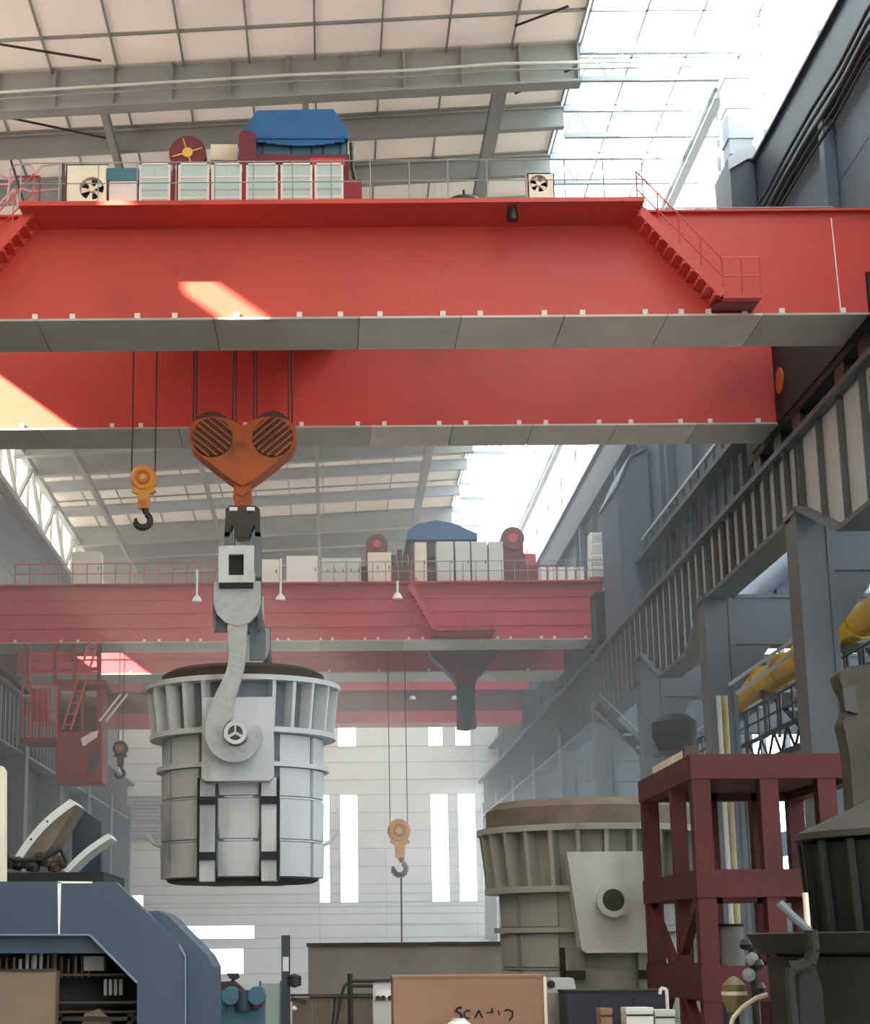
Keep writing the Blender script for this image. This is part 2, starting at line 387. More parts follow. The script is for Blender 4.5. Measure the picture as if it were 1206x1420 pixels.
for i in range(12):
    z = louv[2] + (louv[3] - louv[2]) * i / 12
    MB().prism([(YE - .15, z), (YE - .1, z), (YE + .15, z + .26), (YE + .1, z + .26)], louv[0], louv[1], 'x').build('louvre_slat', 'walllou', wb)
MB().box(louv[0], louv[1], YE + .15, YE + .2, louv[2], louv[3]).build('louvre_back', 'walllou', wb)
for i, h in enumerate(holes):
    w = root('window_%d' % (i + 2), ((h[0] + h[1]) / 2, YE, h[2]), '', 'window', 'end wall windows', 'structure')
    px = wins[i]
    w['label'] = ('small upper window under the far crane' if px[3] < 1040 else 'tall bright window strip' if px[3] == 1252 else 'low bright opening') + ' in the end wall, %s from the left' % ORD[sorted([q[0] for q in wins if q[3] == px[3]]).index(px[0])]
    if px[3] not in (1036, 1252): w['label'] = 'low bright %s opening in the white end wall' % {1258: 'small', 1350: 'doorway', 1301: 'wide slot'}[px[3]]
    mb = MB(); t = .08
    mb.box(h[0] - t, h[0] + .02, YE - .16, YE + .2, h[2] - t, h[3] + t).box(h[1] - .02, h[1] + t, YE - .16, YE + .2, h[2] - t, h[3] + t)
    mb.box(h[0], h[1], YE - .16, YE + .2, h[2] - t, h[2] + .02).box(h[0], h[1], YE - .16, YE + .2, h[3] - .02, h[3] + t)
    mb.build('window_frame', 'wallwhite', w)
    n = max(1, round((h[3] - h[2]) / 2.6))
    for q in range(n):
        z0 = h[2] + (h[3] - h[2]) * q / n; z1 = h[2] + (h[3] - h[2]) * (q + 1) / n
        MB().box(h[0], h[1], YE + .05, YE + .07, z0 + .03, z1 - .03).build('pane', 'glass', w)

# ---- left wall: dark lower cladding, runway, upper cladding, clerestory
wl = root('wall_left', (XL, 60, 0), 'left-hand wall with dark lower cladding and blue-grey upper cladding', 'wall', kind='structure')
ys = [Y0 + (YE - Y0) * i / 20 for i in range(21)]
sunholes = [(42.6, 51.0, 24.5, 30.1), (100.2, 104.6, 25.6, 28.0)]
for i in range(20):
    MB().box(XL - .3, XL, ys[i] + .02, ys[i + 1] - .02, 0, 19.5).build('wall_panel', 'greenwall', wl)
    for z0, z1 in ((19.5, 23.6), (23.64, 27.8), (27.84, 32.0)):
        for r in sub((ys[i] + .02, ys[i + 1] - .02, z0, z1 - .02), sunholes):
            if r[1] - r[0] > .05: MB().box(XL - .2, XL, r[0], r[1], r[2], r[3]).build('wall_panel' if z0 < 23 or z0 > 24 or ys[i + 1] > 96 else 'added_light_pane', 'slate' if z0 < 23 or z0 > 24 or ys[i + 1] > 96 else 'clere', wl)  # unseen glazed panes added here to throw light from the left
cl = root('window_20', (XL, 60, 32), 'frosted clerestory glazing band high on the left-hand wall', 'clerestory', kind='structure')
vent = (30.1, 31.95, 34.0, 34.9)
for i in range(41):
    a, b = Y0 + (YE - Y0) * i / 41, Y0 + (YE - Y0) * (i + 1) / 41
    for r in sub((a + .06, b - .06, 31.9, 36.9), [vent]):
        MB().box(XL - .05, XL - .02, r[0], r[1], r[2], r[3]).build('pane', 'clere', cl)
    MB().box(XL - .1, XL + .15, a - .09, a + .08, 32, 36.9).build('mullion', 'roof_pale', cl)
for a, b in zip(ys[9:-1], ys[10:]):
    MB().bar((XL + .5, a, 32.2), (XL + .5, (a + b) / 2, 35.6), .22, .22).build('diagonal_brace', 'roof_pale', cl)
    MB().bar((XL + .5, (a + b) / 2, 35.6), (XL + .5, b, 32.2), .22, .22).build('diagonal_brace', 'roof_pale', cl)
MB().box(XL + .3, XL + .7, 40, YE, 35.5, 35.9).build('top_rail', 'roof_pale', cl)
MB().box(XL + .1, XL + .8, 40, YE, 31.8, 32.2).build('sill_rail', 'roof_pale', cl)

# ---- right wall above the crane runway
wr = root('wall_right', (XR, 60, 20), 'dark blue-grey clad wall above the right-hand crane runway', 'wall', kind='structure')
yb = [Y0 + 7.43 * i for i in range(29)]
for i in range(28):
    for z0, z1 in ((20, 24), (24, 28), (28, 30.2)):
        MB().box(XR, XR + .2, yb[i] + .03, yb[i + 1] - .03, z0 + .02, z1 - .02).build('wall_panel', 'slate', wr)
    MB().box(XR - .25, XR, yb[i] - .12, yb[i] + .12, 20, 30.2).build('wall_rib', 'slate', wr)
MB().box(XR - .45, XR + .3, Y0, YE, 30.2, 32.4).build('eaves_beam', 'slate_dark', wr)
MB().box(XR - .6, XR + .3, Y0, YE, 32.4, 32.5).build('eaves_flange', 'slate_dark', wr)
cr2 = root('window_21', (XR, 60, 32.5), 'bright clerestory glazing above the right-hand eaves beam', 'clerestory', kind='structure')
for i in range(28):
    MB().box(XR + .05, XR + .08, yb[i] + .08, yb[i + 1] - .08, 32.5, 38.3).build('pane', 'clere', cr2)
    MB().box(XR - .05, XR + .15, yb[i] - .08, yb[i] + .08, 32.5, 38.3).build('mullion', 'roof_pale', cr2)

# ---- crane runways and their portal columns
colsY = [25.4, 39.0, 52.5, 66.1, 80.5, 95, 109.5, 124, 138.5, 153, 167.5]
def runway(side):
    X = 14.0 if side > 0 else -18.6
    sgn = 1 if side > 0 else -1
    rw = root('crane_runway', (X, 60, 16), ('grey crane runway girder with pale ribbed web along the right-hand side' if side > 0 else 'hazy grey crane runway girder along the left-hand wall'), 'runway girder', 'crane runways', 'structure')
    inner = X; outer = X + sgn * 1.2
    xa, xb = sorted((inner, outer))
    MB().box(xa - .02, xb + .12, Y0, YE, 19.72, 19.9).build('top_flange', 'runway', rw)
    MB().box(X + sgn * .5 - .07, X + sgn * .5 + .07, Y0, YE, 19.9, 20.06).build('rail', 'dark', rw)
    for i in range(len(colsY) - 1):
        y0, y1 = colsY[i], colsY[i + 1]; zt, zn, zd = 19.72, 17.6, 16.0
        deep = side > 0 and i < 4 and i != 2
        if not deep: zd = 17.42 if side > 0 and i == 2 else 16.4
        prof = [(y0, zt), (y1, zt), (y1, zn), (y1 - .4, zn), (y1 - 5.0 if deep else y1 - .5, zd), (y0 + 5.0 if deep else y0 + .5, zd), (y0 + .4, zn), (y0, zn)]
        prof = [(y0 + .02, zt), (y1 - .02, zt), (y1 - .02, zn), (y1 - (4.2 if deep else .6), zd), (y0 + (4.2 if deep else .6), zd), (y0 + .02, zn)]
        if i >= 4 or side < 0: prof = [(y0 + .02, zt), (y1 - .02, zt), (y1 - .02, zd), (y1 - .6, zd), (y0 + .6, zd), (y0 + .02, zd)]
        w0, w1 = sorted((inner + sgn * .3, inner + sgn * .5))
        web = MB().prism(prof, w0, w1, 'x').build('web', 'runway_web', rw)
        mb = MB()
        bot = [prof[5], prof[4], prof[3], prof[2]]
        for a, b in zip(bot[:-1], bot[1:]):
            d = Vector((0, b[0] - a[0], b[1] - a[1])).normalized() * .0
            mb.bar((inner + sgn * .45, a[0], a[1]), (inner + sgn * .45, b[0], b[1]), 1.0, .14)
        mb.build('bottom_flange', 'runway', web)
        n = 6 if i == 1 else 10
        for k in range(n + 1):
            y = y0 + .15 + (y1 - y0 - .3) * k / n
            def zb(y):
                for a, b in zip(bot[:-1], bot[1:]):
                    if a[0] - 1e-6 <= y <= b[0] + 1e-6: return a[1] + (b[1] - a[1]) * (y - a[0]) / max(1e-6, b[0] - a[0])
                return zn
            s0, s1 = sorted((inner + sgn * .1, inner + sgn * .3))
            MB().box(s0, s1, y - .035, y + .035, zb(y), zt).build('stiffener', 'runway', web)
    return rw
rw_r = runway(1); rw_l = runway(-1)
for i, y in enumerate(colsY):
    c = root('portal_column', (14.6, y, 0), 'grey steel portal column under the right-hand crane runway, %s from the viewer' % ORD[i], 'column', 'portal columns', 'structure')
    MB().box(13.95, 14.12, y - .1, y + 1.2, 0, 17.5).build('flange', 'runway', c)
    MB().box(14.12, 14.95, y - .06, y + .06, 0, 17.5).build('web', 'runway', c)
    MB().box(14.12, 14.95, y + 1.1, y + 1.2, 0, 17.5).build('web', 'runway', c)
    MB().box(14.82, 15.0, y - .1, y + 1.2, 0, 17.5).build('flange', 'runway', c)
    MB().box(14.0, 25.6, y - .02, y + 1.1, 15.7, 17.45).build('cross_beam', 'runway', c)
    MB().box(13.9, 25.6, y - .14, y + 1.24, 17.42, 17.56).build('cap_plate', 'runway', c)
    MB().box(25.0, 26.0, y - .1, y + 1.2, 0, 15.8).build('leg', 'runway', c)
    MB().prism([(15.0, 15.7), (16.4, 15.7), (15.0, 13.9)], y + .1, y + .2).build('gusset', 'runway', c)
    u = MB().box(15.62, 15.98, y - .2, y + .3, 20.02, 30.15).build('upper_column', 'slate', None)
    tag(u, 'blue-grey upper column above the crane runway, %s from the viewer' % ORD[i], 'column', 'upper columns', 'structure')
    l = MB().box(-19.95, -18.4, y - .1, y + 1.1, 0, 17.5).build('left_column', 'slate' if y > 130 else 'runway', None)
    l.name = 'wall_column'; tag(l, 'grey column against the left-hand wall, %s from the viewer' % ORD[i], 'column', 'left-hand wall columns', 'structure')
# neighbouring bay beyond the right-hand columns
nb = root('wall_neighbour', (34, 60, 0), 'outer wall of the neighbouring bay with bright window bands', 'wall', kind='structure')
nb.name = 'wall_outer'
for i in range(28):
    for z0, z1 in ((0, 9.5), (11.2, 13.0), (15.5, 17.0), (22.0, 23.0), (28.0, 31)):
        MB().box(34, 34.3, yb[i] + .03, yb[i + 1] - .03, z0, z1).build('wall_panel', 'walllou', nb)
    MB().box(33.9, 34.3, yb[i] - .25, yb[i] + .25, 0, 31).build('wall_post', 'runway', nb)
    for z0, z1 in ((9.5, 11.2), (13.0, 15.5), (17.0, 22.0), (23.0, 28.0)):
        for q in range(3):
            a = yb[i] + .3 + q * 2.3
            MB().box(34.1, 34.13, a, a + 2.2, z0, z1).build('pane', 'glass', nb)
o = MB().box(16.32, 34.3, Y0, YE, 31, 31.3).build('ceiling_neighbour', 'roof_grey'); o.name = 'ceiling_low'; tag(o, 'grey roof over the neighbouring right-hand bay', 'roof', kind='structure')
o = MB().box(16.6, 34.3, YE, YE + .3, 0, 31).build('wall_far', 'walllou'); tag(o, 'plain grey end wall of the neighbouring bay', 'wall', kind='structure')
wf = root('wall_front', (-2, Y0, 0), 'end wall behind the viewer with frosted upper glazing', 'wall', kind='structure')
for i in range(6):
    a = XL + 6 * i
    MB().box(a + .03, a + 5.97, Y0 - .3, Y0, 0, 14).build('wall_panel', 'walllou', wf)
    for z in (14, 22, 30): MB().box(a + .08, a + 5.92, Y0 - .1, Y0 - .07, z + .08, min(z + 7.92, 37)).build('pane', 'clere', wf)

# ================================================================ near overhead crane
def railing(parent, p0, p1, h=1.05, n=8, r=.022, m='red_dark', rails=(1.0, .5), name='railing'):
    p0 = Vector(p0); p1 = Vector(p1); mb = MB()
    for i in range(n + 1):
        p = p0.lerp(p1, i / n); mb.cyl(p, p + Vector((0, 0, h)), r, 5)
    for f in rails: mb.cyl(p0 + Vector((0, 0, h * f)), p1 + Vector((0, 0, h * f)), r, 5)
    return mb.build(name, m, parent)

def girder(parent, y0, y1, x0, x1, z0, zt, m, seams, lugx, mats, name='girder', segs=True):
    g = MB().box(x0, x1, y0 + .12, y1 - .12, z0 + .06, zt).build(name, m, parent)
    MB().box(x0, x1, y0 - .05, y1 + .05, zt, zt + .06).build('top_flange', m, g)
    ed = [x0] + sorted(seams) + [x1]
    for i in range(len(ed) - 1):
        MB().box(ed[i] + .012, ed[i + 1] - .012, y0, y1, z0, z0 + .06).build('flange_plate', mats[i % len(mats)], g)
    mb0 = MB().box(-.07, .07, y0 + .01, y0 + .11, z0 + .06, z0 + .2)
    first = None
    for x in lugx:
        if first is None:
            first = MB().box(x - .07, x + .07, y0 + .01, y0 + .11, z0 + .06, z0 + .2).build('lug', 'lug', g); fx = x
        else: piece(first, g, (x - fx, 0, 0))
    return g

Z1 = 20.98
crane = root('overhead_crane', (-2.5, 51, 20.06), 'near red overhead crane with two deep box girders and grey undersides', 'crane', 'overhead cranes')
gx = lambda px, Y, py: at(px, py, Y=Y).x
g1 = girder(crane, 44.84, 47.38, -18.9, 14.26, Z1, 23.9, 'red', [gx(p, 46, 460) for p in (-160, 60, 300, 497, 635, 775, 915, 1045)],
            [gx(p, 44.84, 440) for p in (-60, 48, 100, 190, 242, 328, 415, 472, 527, 614, 666, 755, 808, 895, 945, 983, 1033, 1085, 1170)],
            ['flange', 'flange', 'flange', 'flange', 'flange3', 'flange2', 'flange2', 'flange2', 'flange'])
g2 = girder(crane, 55.08, 57.38, -18.9, 14.35, Z1, 23.9, 'red', [gx(p, 56, 605) for p in (-120, 60, 250, 513, 625, 735, 850, 960)],
            [gx(p, 55.08, 590) for p in (-40, 30, 155, 195, 275, 340, 418, 496, 533, 609, 646, 720, 757, 831, 875, 944, 985, 1052)],
            ['flange', 'flange', 'flange', 'flange', 'flange2', 'flange3', 'flange2', 'flange2'])
MB().box(14.30, 15.4, 45.1, 58.8, 21.0, 23.7).box(14.35, 15.3, 45.1, 59.6, 20.75, 22.2).build('end_carriage', 'black', crane)
for y in (43.4, 46.0, 48.4, 53.2, 55.6, 58.4):
    w = MB().lathe([(0, -.12), (.5, -.12), (.5, -.09), (.44, -.09), (.44, .09), (.5, .09), (.5, .12), (0, .12)], (14.5, y, 20.56), 20, 'x').build('wheel', 'dark', crane, True)
MB().lathe([(0, -.3), (.42, -.3), (.42, .3), (0, .3)], (14.55, 54.4, 22.2), 16, 'x').build('drive_motor', 'rust', crane, True)
MB().box(-19.6, -18.9, 43.6, 58.8, 20.7, 23.7).build('end_carriage', 'black', crane)
MB().box(14.26, 15.7, 44.96, 45.1, 22.2, 23.9).build('girder_end_plate', 'red', crane); MB().box(14.27, 15.3, 44.9, 45.1, 20.75, 22.2).build('buffer', 'black', crane); MB().box(14.26, 15.7, 44.79, 47.4, 23.9, 23.96).build('girder_end_flange', 'red', crane)
# walkway along the front girder
zw = at(460, 279, Y=43.35).z
wk = MB().box(-7.92, 8.22, 43.35, 44.97, zw - .06, zw).build('walkway', 'red', crane)
MB().box(-7.92, 8.22, 43.35, 43.39, zw, zw + .06).build('kick_plate', 'red', wk)
railing(crane, (-7.9, 43.42, zw), (8.2, 43.42, zw), 1.15, 16, .018, 'roof_steel')
railing(crane, (8.4, 47.2, 23.96), (14.2, 47.2, 23.96), 1.05, 5, .02, 'roof_steel')
# stairs at both ends of the walkway
def stairs(parent, xt, zt, xb, zb, y0, y1, m, n, plat, name='staircase'):
    s = 1 if xb > xt else -1
    st = MB().bar((xt, y0, zt), (xb, y0, zb), .05, .24).bar((xt, y1, zt), (xb, y1, zb), .05, .24).build(name, m, parent)
    first = None
    for i in range(n):
        f = (i + .5) / n; x = xt + (xb - xt) * f; z = zt + (zb - zt) * f
        if first is None: first = MB().box(x - .13, x + .13, y0, y1, z - .14, z - .10).build('tread', m, st); f0 = (x, z)
        else: piece(first, st, (x - f0[0], 0, z - f0[1]))
    pl = MB().box(min(xb, xb + s * plat), max(xb, xb + s * plat), y0, y1 + .3, zb - .1, zb - .02).build('landing', m, parent)
    MB().prism([(xb - s * .15, Z1 + .12), (xb + s * plat * .95, Z1 + .12), (xb + s * plat, zb - .1), (xb + s * .05, zb - .1)], y0 + .3, y1 + .3).build('landing_bracket', 'red_dark', pl)
    mb = MB()
    for a, b in (((xt, y0, zt + 1), (xb, y0, zb + 1)), ((xt, y0, zt + .5), (xb, y0, zb + .5)), ((xb, y0, zb + 1), (xb + s * plat, y0, zb + 1)), ((xb, y0, zb + .5), (xb + s * plat, y0, zb + .5))):
        mb.cyl(a, b, .02, 5)
    for k in range(5):
        f = k / 4; p = Vector((xt + (xb - xt) * f, y0, zt + (zb - zt) * f)); mb.cyl(p, p + Vector((0, 0, 1)), .02, 5)
    for f in (.5, 1): mb.cyl((xb + s * plat * f, y0, zb), (xb + s * plat * f, y0, zb + 1), .02, 5)
    mb.build('stair_railing', m, parent)
a = at(884, 287, Y=43.9); b = at(1003, 408, Y=43.9)
stairs(crane, a.x, a.z, b.x, b.z, 43.9, 44.75, 'red', 11, .98)
a = at(46, 290, Y=43.9)
stairs(crane, a.x, a.z, a.x - (b.x - at(884, 287, Y=43.9).x), b.z, 43.9, 44.75, 'red', 11, .98)
MB().bar(at(1152, 302, Y=44.94), at(1166, 436, Y=44.94), .03, .02).build('cable_run', 'lug', crane)
sp = MB().cyl((gx(710, 43.7, 285), 43.7, zw - .06), (gx(710, 43.7, 285), 43.7, zw - .42), .12, 10, .16).build('floodlight', 'dark', crane)

# ---- machines standing on the near crane
yc = 43.75
def cabinet(i, x0, x1, zb, zt, y0, y1, label):
    c = root('electrical_cabinet', ((x0 + x1) / 2, y0, zb), label, 'cabinet', 'control cabinets on the near crane')
    MB().box(x0 + .04, x1 - .04, y0 + .03, y1, zb + .03, zt - .03).build('body', 'cab', c)
    for xx in (x0, x1 - .06): MB().box(xx, xx + .06, y0, y0 + .06, zb, zt).build('frame_post', 'cabframe', c)
    for k, z in enumerate((zb + .28, zb + .52, zb + .86)): MB().box(x0 + .06, x1 - .06, y0 + .01, y0 + .05, z, z + .05).build('shelf_rail', 'cabframe' if k != 1 else 'walllou', c)
    MB().box(x0, x1, y0, y1, zt - .05, zt).build('top', 'cabframe', c)
    MB().box((x0 + x1) / 2 - .012, (x0 + x1) / 2 + .012, y0 + .02, y0 + .03, zb + .05, zt - .08).build('door_seam', 'walllou', c)
xr = [(193, 236), (247, 290), (293, 335), (341, 385), (389, 433), (436, 476)]
for i, (a, b) in enumerate(xr):
    pa, pb = at(a, 250, Y=yc), at(b, 250, Y=yc)
    cabinet(i, pa.x, pb.x, zw, at(a, 226, Y=yc).z, yc, yc + .5, 'pale green control cabinet on the near crane walkway, %s from the left' % ORD[i])
p, q = at(152, 234, Y=yc), at(190, 270, Y=yc)
o = root('transformer_box', (p.x, yc, zw), 'blue-grey box between the cream fan unit and the cabinets', 'box')
MB().box(p.x, q.x, yc, yc + .5, zw, p.z - .35).build('body', 'greywhite', o); MB().box(p.x - .08, q.x + .04, yc - .04, yc + .54, p.z - .35, p.z).build('hood', 'teal', o)
def fan_unit(cx, cy, x0, x1, yt, Y, label, r):
    a, b, cc = at(x0, yt, Y=Y), at(x1, yt, Y=Y), at(cx, cy, Y=Y)
    f = root('fan_unit', ((a.x + b.x) / 2, Y, zw), label, 'fan unit', 'fan units on the near crane')
    z0, z1 = zw, a.z
    n = 24; ring = [(cc.x + r * math.cos(2 * math.pi * k / n), cc.z + r * math.sin(2 * math.pi * k / n)) for k in range(n)]
    # front sheet with a round mouth: quads from the mouth to the outer edge
    outer = []
    for k in range(n):
        t = 2 * math.pi * k / n; dx, dz = math.cos(t), math.sin(t)
        s = min((b.x - cc.x) / dx if dx > 1e-6 else 1e9, (a.x - cc.x) / dx if dx < -1e-6 else 1e9, (z1 - cc.z) / dz if dz > 1e-6 else 1e9, (z0 - cc.z) / dz if dz < -1e-6 else 1e9)
        outer.append((cc.x + dx * s, cc.z + dz * s))
    mb = MB(); mb.add([(p_[0], Y, p_[1]) for p_ in ring] + [(p_[0], Y, p_[1]) for p_ in outer], [(k, (k + 1) % n, (k + 1) % n + n, k + n) for k in range(n)])
    mb.add([(p_[0], Y, p_[1]) for p_ in ring] + [(p_[0], Y + .25, p_[1]) for p_ in ring], [(k, (k + 1) % n, (k + 1) % n + n, k + n) for k in range(n)])
    mb.box(a.x, b.x, Y + .3, Y + .45, z0, z1).box(a.x, b.x, Y, Y + .3, z1 - .03, z1).box(a.x, a.x + .03, Y, Y + .3, z0, z1).box(b.x - .03, b.x, Y, Y + .3, z0, z1)
    mb.build('housing', 'cream', f)
    MB().lathe([(0, .24), (r * .98, .24), (r * .98, .25), (0, .25)], (cc.x, Y, cc.z), 24, 'y').build('fan_back', 'black', f)
    MB().cyl((cc.x, Y + .02, cc.z), (cc.x, Y + .2, cc.z), r * .26, 12).build('hub', 'cream', f)
    for k in range(5):
        t0 = 2 * math.pi * k / 5 + .4
        pp = [(cc.x + r * .2 * math.cos(t0), cc.z + r * .2 * math.sin(t0)), (cc.x + r * .9 * math.cos(t0), cc.z + r * .9 * math.sin(t0)), (cc.x + r * .92 * math.cos(t0 + .55), cc.z + r * .92 * math.sin(t0 + .55)), (cc.x + r * .25 * math.cos(t0 + .6), cc.z + r * .25 * math.sin(t0 + .6))]
        MB().prism(pp, Y + .1, Y + .13).build('fan_blade', 'cream', f)
fan_unit(127, 261, 92, 150, 228, yc, 'cream fan unit with round fan at the left end of the walkway', .32)
fan_unit(747, 254, 731, 768, 240, yc, 'cream fan unit standing alone on the bare right stretch of walkway', .24)
p = at(622, 270, Y=yc)
o = root('lamp_cover', (p.x + .5, yc, zw), 'low dark dome-shaped lamp cover lying on the bare walkway', 'lamp cover')
MB().lathe([(0, .3), (.2, .27), (.42, .2), (.5, .1), (.5, 0), (0, 0)], (p.x + .4, yc + .1, zw), 20).build('dome', 'dark', o, True)
MB().cyl((p.x + .4, yc + .1, zw + .28), (p.x + .4, yc + .1, zw + .5), .03, 6).build('knob', 'dark', o)
# festoon of hoses at the far left of the walkway
fe = root('hose_festoon', (-8.6, 45.6, 23.96), 'pink hose loops and thin dark stand at the left end of the crane', 'hose festoon')
def fpts(l, Y=45.6): return [at(a, b, Y=Y) for a, b in l]
for l in ([(10, 285), (14, 236), (22, 228), (42, 228), (50, 238), (46, 245)], [(50, 240), (58, 230), (88, 226), (90, 240)], [(-12, 256), (12, 256), (20, 248)], [(0, 282), (12, 270), (20, 262), (24, 275), (26, 290)], [(30, 262), (44, 266), (88, 262)], [(-10, 240), (10, 246), (30, 243)]):
    MB().tube(fpts(l), .03, 6).build('hose', 'pink', fe)
MB().tube(fpts([(15, 222), (36, 290)]), .035, 6).build('stand', 'dark', fe)
MB().tube(fpts([(22, 245), (55, 245), (55, 292)]), .035, 6).build('stand_arm', 'red_dark', fe)
MB().tube(fpts([(88, 226), (88, 292)]), .05, 6).build('stand_post', 'rustdark', fe)

# ---- hoist trolley
Yt = 48.6
tr = root('hoist_trolley', (-2.5, 51, 23.96), 'red hoist trolley with blue tarpaulin cover on the near crane', 'trolley', 'hoist trolleys')
MB().box(-6.2, 1.0, 46.4, 56.4, 24.4, 25.6).build('frame', 'red_dark', tr)
for y in (46.1, 56.2):
    for x in (-3.8, -1.0, .3): MB().lathe([(0, -.1), (.33, -.1), (.33, .1), (0, .1)], (x, y, 24.3), 16, 'y').build('wheel', 'dark', tr, True)
    MB().box(-18.5, 13.8, y - .06, y + .06, 23.94, 24.0).build('trolley_rail', 'dark', crane)
cv = MB().prism(poly([(331, 192), (336, 182), (356, 153), (462, 151), (482, 180), (482, 192)], Yt), Yt, Yt + 4.4).build('tarpaulin_cover', 'bluecover', tr)
mb = MB()
for k in range(9):
    x0, x1 = 356 + k * 13.5, 356 + (k + 1) * 13.5
    sg = 6 * math.sin(math.pi * (k + .5) / 9)
    mb.prism(poly([(x0, 191), (x1, 191), (x1, 196 + sg), (x0, 196 + sg)], Yt + .05), Yt + .05, Yt + .12)
mb.build('tarpaulin_skirt', 'bluecover', cv)
MB().prism(poly([(352, 191), (480, 191), (480, 216), (352, 216)], Yt + .3), Yt + .3, Yt + 4.2).build('machine_housing', 'teal', tr)
for px in (362, 402, 430, 446, 470): MB().prism(poly([(px, 192), (px + 3, 192), (px + 3, 216), (px, 216)], Yt + .25), Yt + .25, Yt + .3).build('housing_rib', 'slate_dark', tr)
MB().prism(poly([(331, 276), (331, 186), (336, 181), (349, 181), (355, 188), (355, 276)], Yt - .1), Yt - .1, Yt + .5).build('side_plate', 'maroon', tr)
MB().prism(poly([(331, 276), (331, 214), (484, 214), (484, 276)], Yt), Yt, Yt + .4).build('front_plate', 'maroon', tr)
MB().prism(poly([(430, 219), (478, 219), (475, 232), (466, 241), (444, 241), (434, 232)], Yt - .5), Yt - .5, Yt).build('gear_case', 'red', tr)
MB().tube([at(487, 198, Y=Yt), at(488, 230, Y=Yt), at(492, 250, Y=Yt), at(492, 276, Y=Yt)], .06, 6).build('mast', 'dark', tr)
MB().prism(poly([(476, 276), (476, 252), (492, 252), (494, 276)], Yt - .2), Yt - .2, Yt + .2).build('junction_box', 'red_dark', tr)
cc = at(260, 212, Y=Yt); R = 29 * 51 / 2620 * (Yt / 51)
dr = MB().lathe([(0, 0), (R, 0), (R, .5), (R * .9, .5), (R * .9, 2.2), (R, 2.2), (R, 2.6), (0, 2.6)], (cc.x, Yt, cc.z), 28, 'y').build('rope_drum', 'maroon', tr, True)
MB().lathe([(0, -.06), (R * .28, -.06), (R * .28, 0), (0, 0)], (cc.x, Yt, cc.z), 16, 'y').build('drum_hub', 'gold', dr, True)
for k in range(4):
    t = k * math.pi / 2 + .3
    MB().bar((cc.x + .1 * math.cos(t), Yt - .04, cc.z + .1 * math.sin(t)), (cc.x + R * .85 * math.cos(t), Yt - .04, cc.z + R * .85 * math.sin(t)), .03, .04).build('drum_spoke', 'gold', dr)
MB().prism(poly([(236, 276), (240, 230), (280, 230), (284, 276)], Yt + .3), Yt + .3, Yt + 2.4).build('drum_stand', 'maroon', tr)
MB().prism(poly([(292, 222), (329, 222), (329, 200), (292, 200)], Yt + 1), Yt + 1, Yt + 2).build('white_housing', 'cream', tr)

# ---- main hook block
YB = 51.0
hb = root('hook_block', (-2.5, YB, 18.2), 'rust-orange heart-shaped main hook block with two grooved sheave guards', 'hook block', 'hook blocks')
heart = [(262, 600), (264, 590), (275, 581), (300, 578), (322, 583), (336, 590), (350, 583), (372, 578), (396, 581), (408, 590), (411, 602), (408, 615), (398, 628), (346, 668), (326, 668), (274, 628), (264, 615)]
h1 = MB().prism(poly(smooth(heart), YB - .5), YB - .5, YB + .5).build('body', 'rust', hb)
for i, (cx, cy) in enumerate(((294, 606), (378, 606))):
    c = at(cx, cy, Y=YB - .55); r = .6
    MB().lathe([(0, -.07), (r * .9, -.07), (r, 0), (r, .05), (0, .05)], (c.x, YB - .5, c.z), 28, 'y').build('sheave_guard', 'rustdark', h1, True)
    for k in range(-3, 4):
        d = k * .165; L = math.sqrt(max(0, r * r - d * d)) * .97
        s = -1 if i == 0 else 1
        u = Vector((1, 0, .85 * s)).normalized(); v = Vector((-u.z, 0, u.x))
        p0 = Vector((c.x, YB - .6, c.z)) + v * d - u * L; p1 = Vector((c.x, YB - .6, c.z)) + v * d + u * L
        MB().bar(p0, p1, .09, .05).build('guard_rib', 'rust', h1)
for cx in (294, 378):
    c = at(cx, 600, Y=YB); 
    for dy in (-.3, 0, .3): MB().lathe([(0, -.06), (.56, -.06), (.5, 0), (.56, .06), (0, .06)], (c.x, YB + dy, c.z), 28, 'y').build('sheave', 'rustdark', hb, True)
MB().prism(poly([(325, 664), (323, 690), (326, 704), (346, 704), (349, 690), (347, 664)], YB - .25), YB - .25, YB + .25).build('shank', 'rust', hb)
pc = at(336, 684, Y=YB); MB().lathe([(0, -.34), (.17, -.34), (.17, .34), (0, .34)], (pc.x, YB, pc.z), 14, 'y').build('cross_pin', 'rust', hb, True)
for px, dy in ((268, -.3), (272, .3), (322, -.3), (327, .3), (352, -.3), (356, .3), (400, -.3), (405, .3)):
    p = at(px, 590, Y=YB + dy); t = Vector((p.x + (.1 if px == 322 else 0), p.y, 24.5))
    MB().cyl(p, t, .026, 6).build('wire_rope', 'rope', hb)

# ---- lifting beam with its two laminated hooks
xh = at(334, 720, Y=YB).x
lb = root('lifting_beam', (xh, YB, 14.6), 'pale grey box lifting beam with square end hole under the main hook block', 'lifting beam')
MB().prism(poly([(313, 706), (318, 701), (354, 701), (360, 706), (361, 744), (354, 744), (352, 726), (345, 745), (327, 745), (322, 726), (318, 744), (311, 744)], YB - .3), YB - .3, YB + .3).build('clevis', 'dark', lb)
for px in (318, 342):
    MB().prism(poly([(px, 703), (px + 11, 703), (px + 11, 708), (px, 708)], YB - .36), YB - .36, YB - .3).build('clevis_mark', 'white', lb)
for a, b in ((311, 325), (349, 362)):
    MB().prism(poly([(a, 738), (b, 738), (b, 800), (a, 800)], YB - .3), YB - .3, YB + .3).build('hanger_plate', 'ladle_in', lb)
YF, YK = 47.35, 54.65
x0, x1 = at(303, 780, Y=YF - .25).x, at(352, 780, Y=YF - .25).x
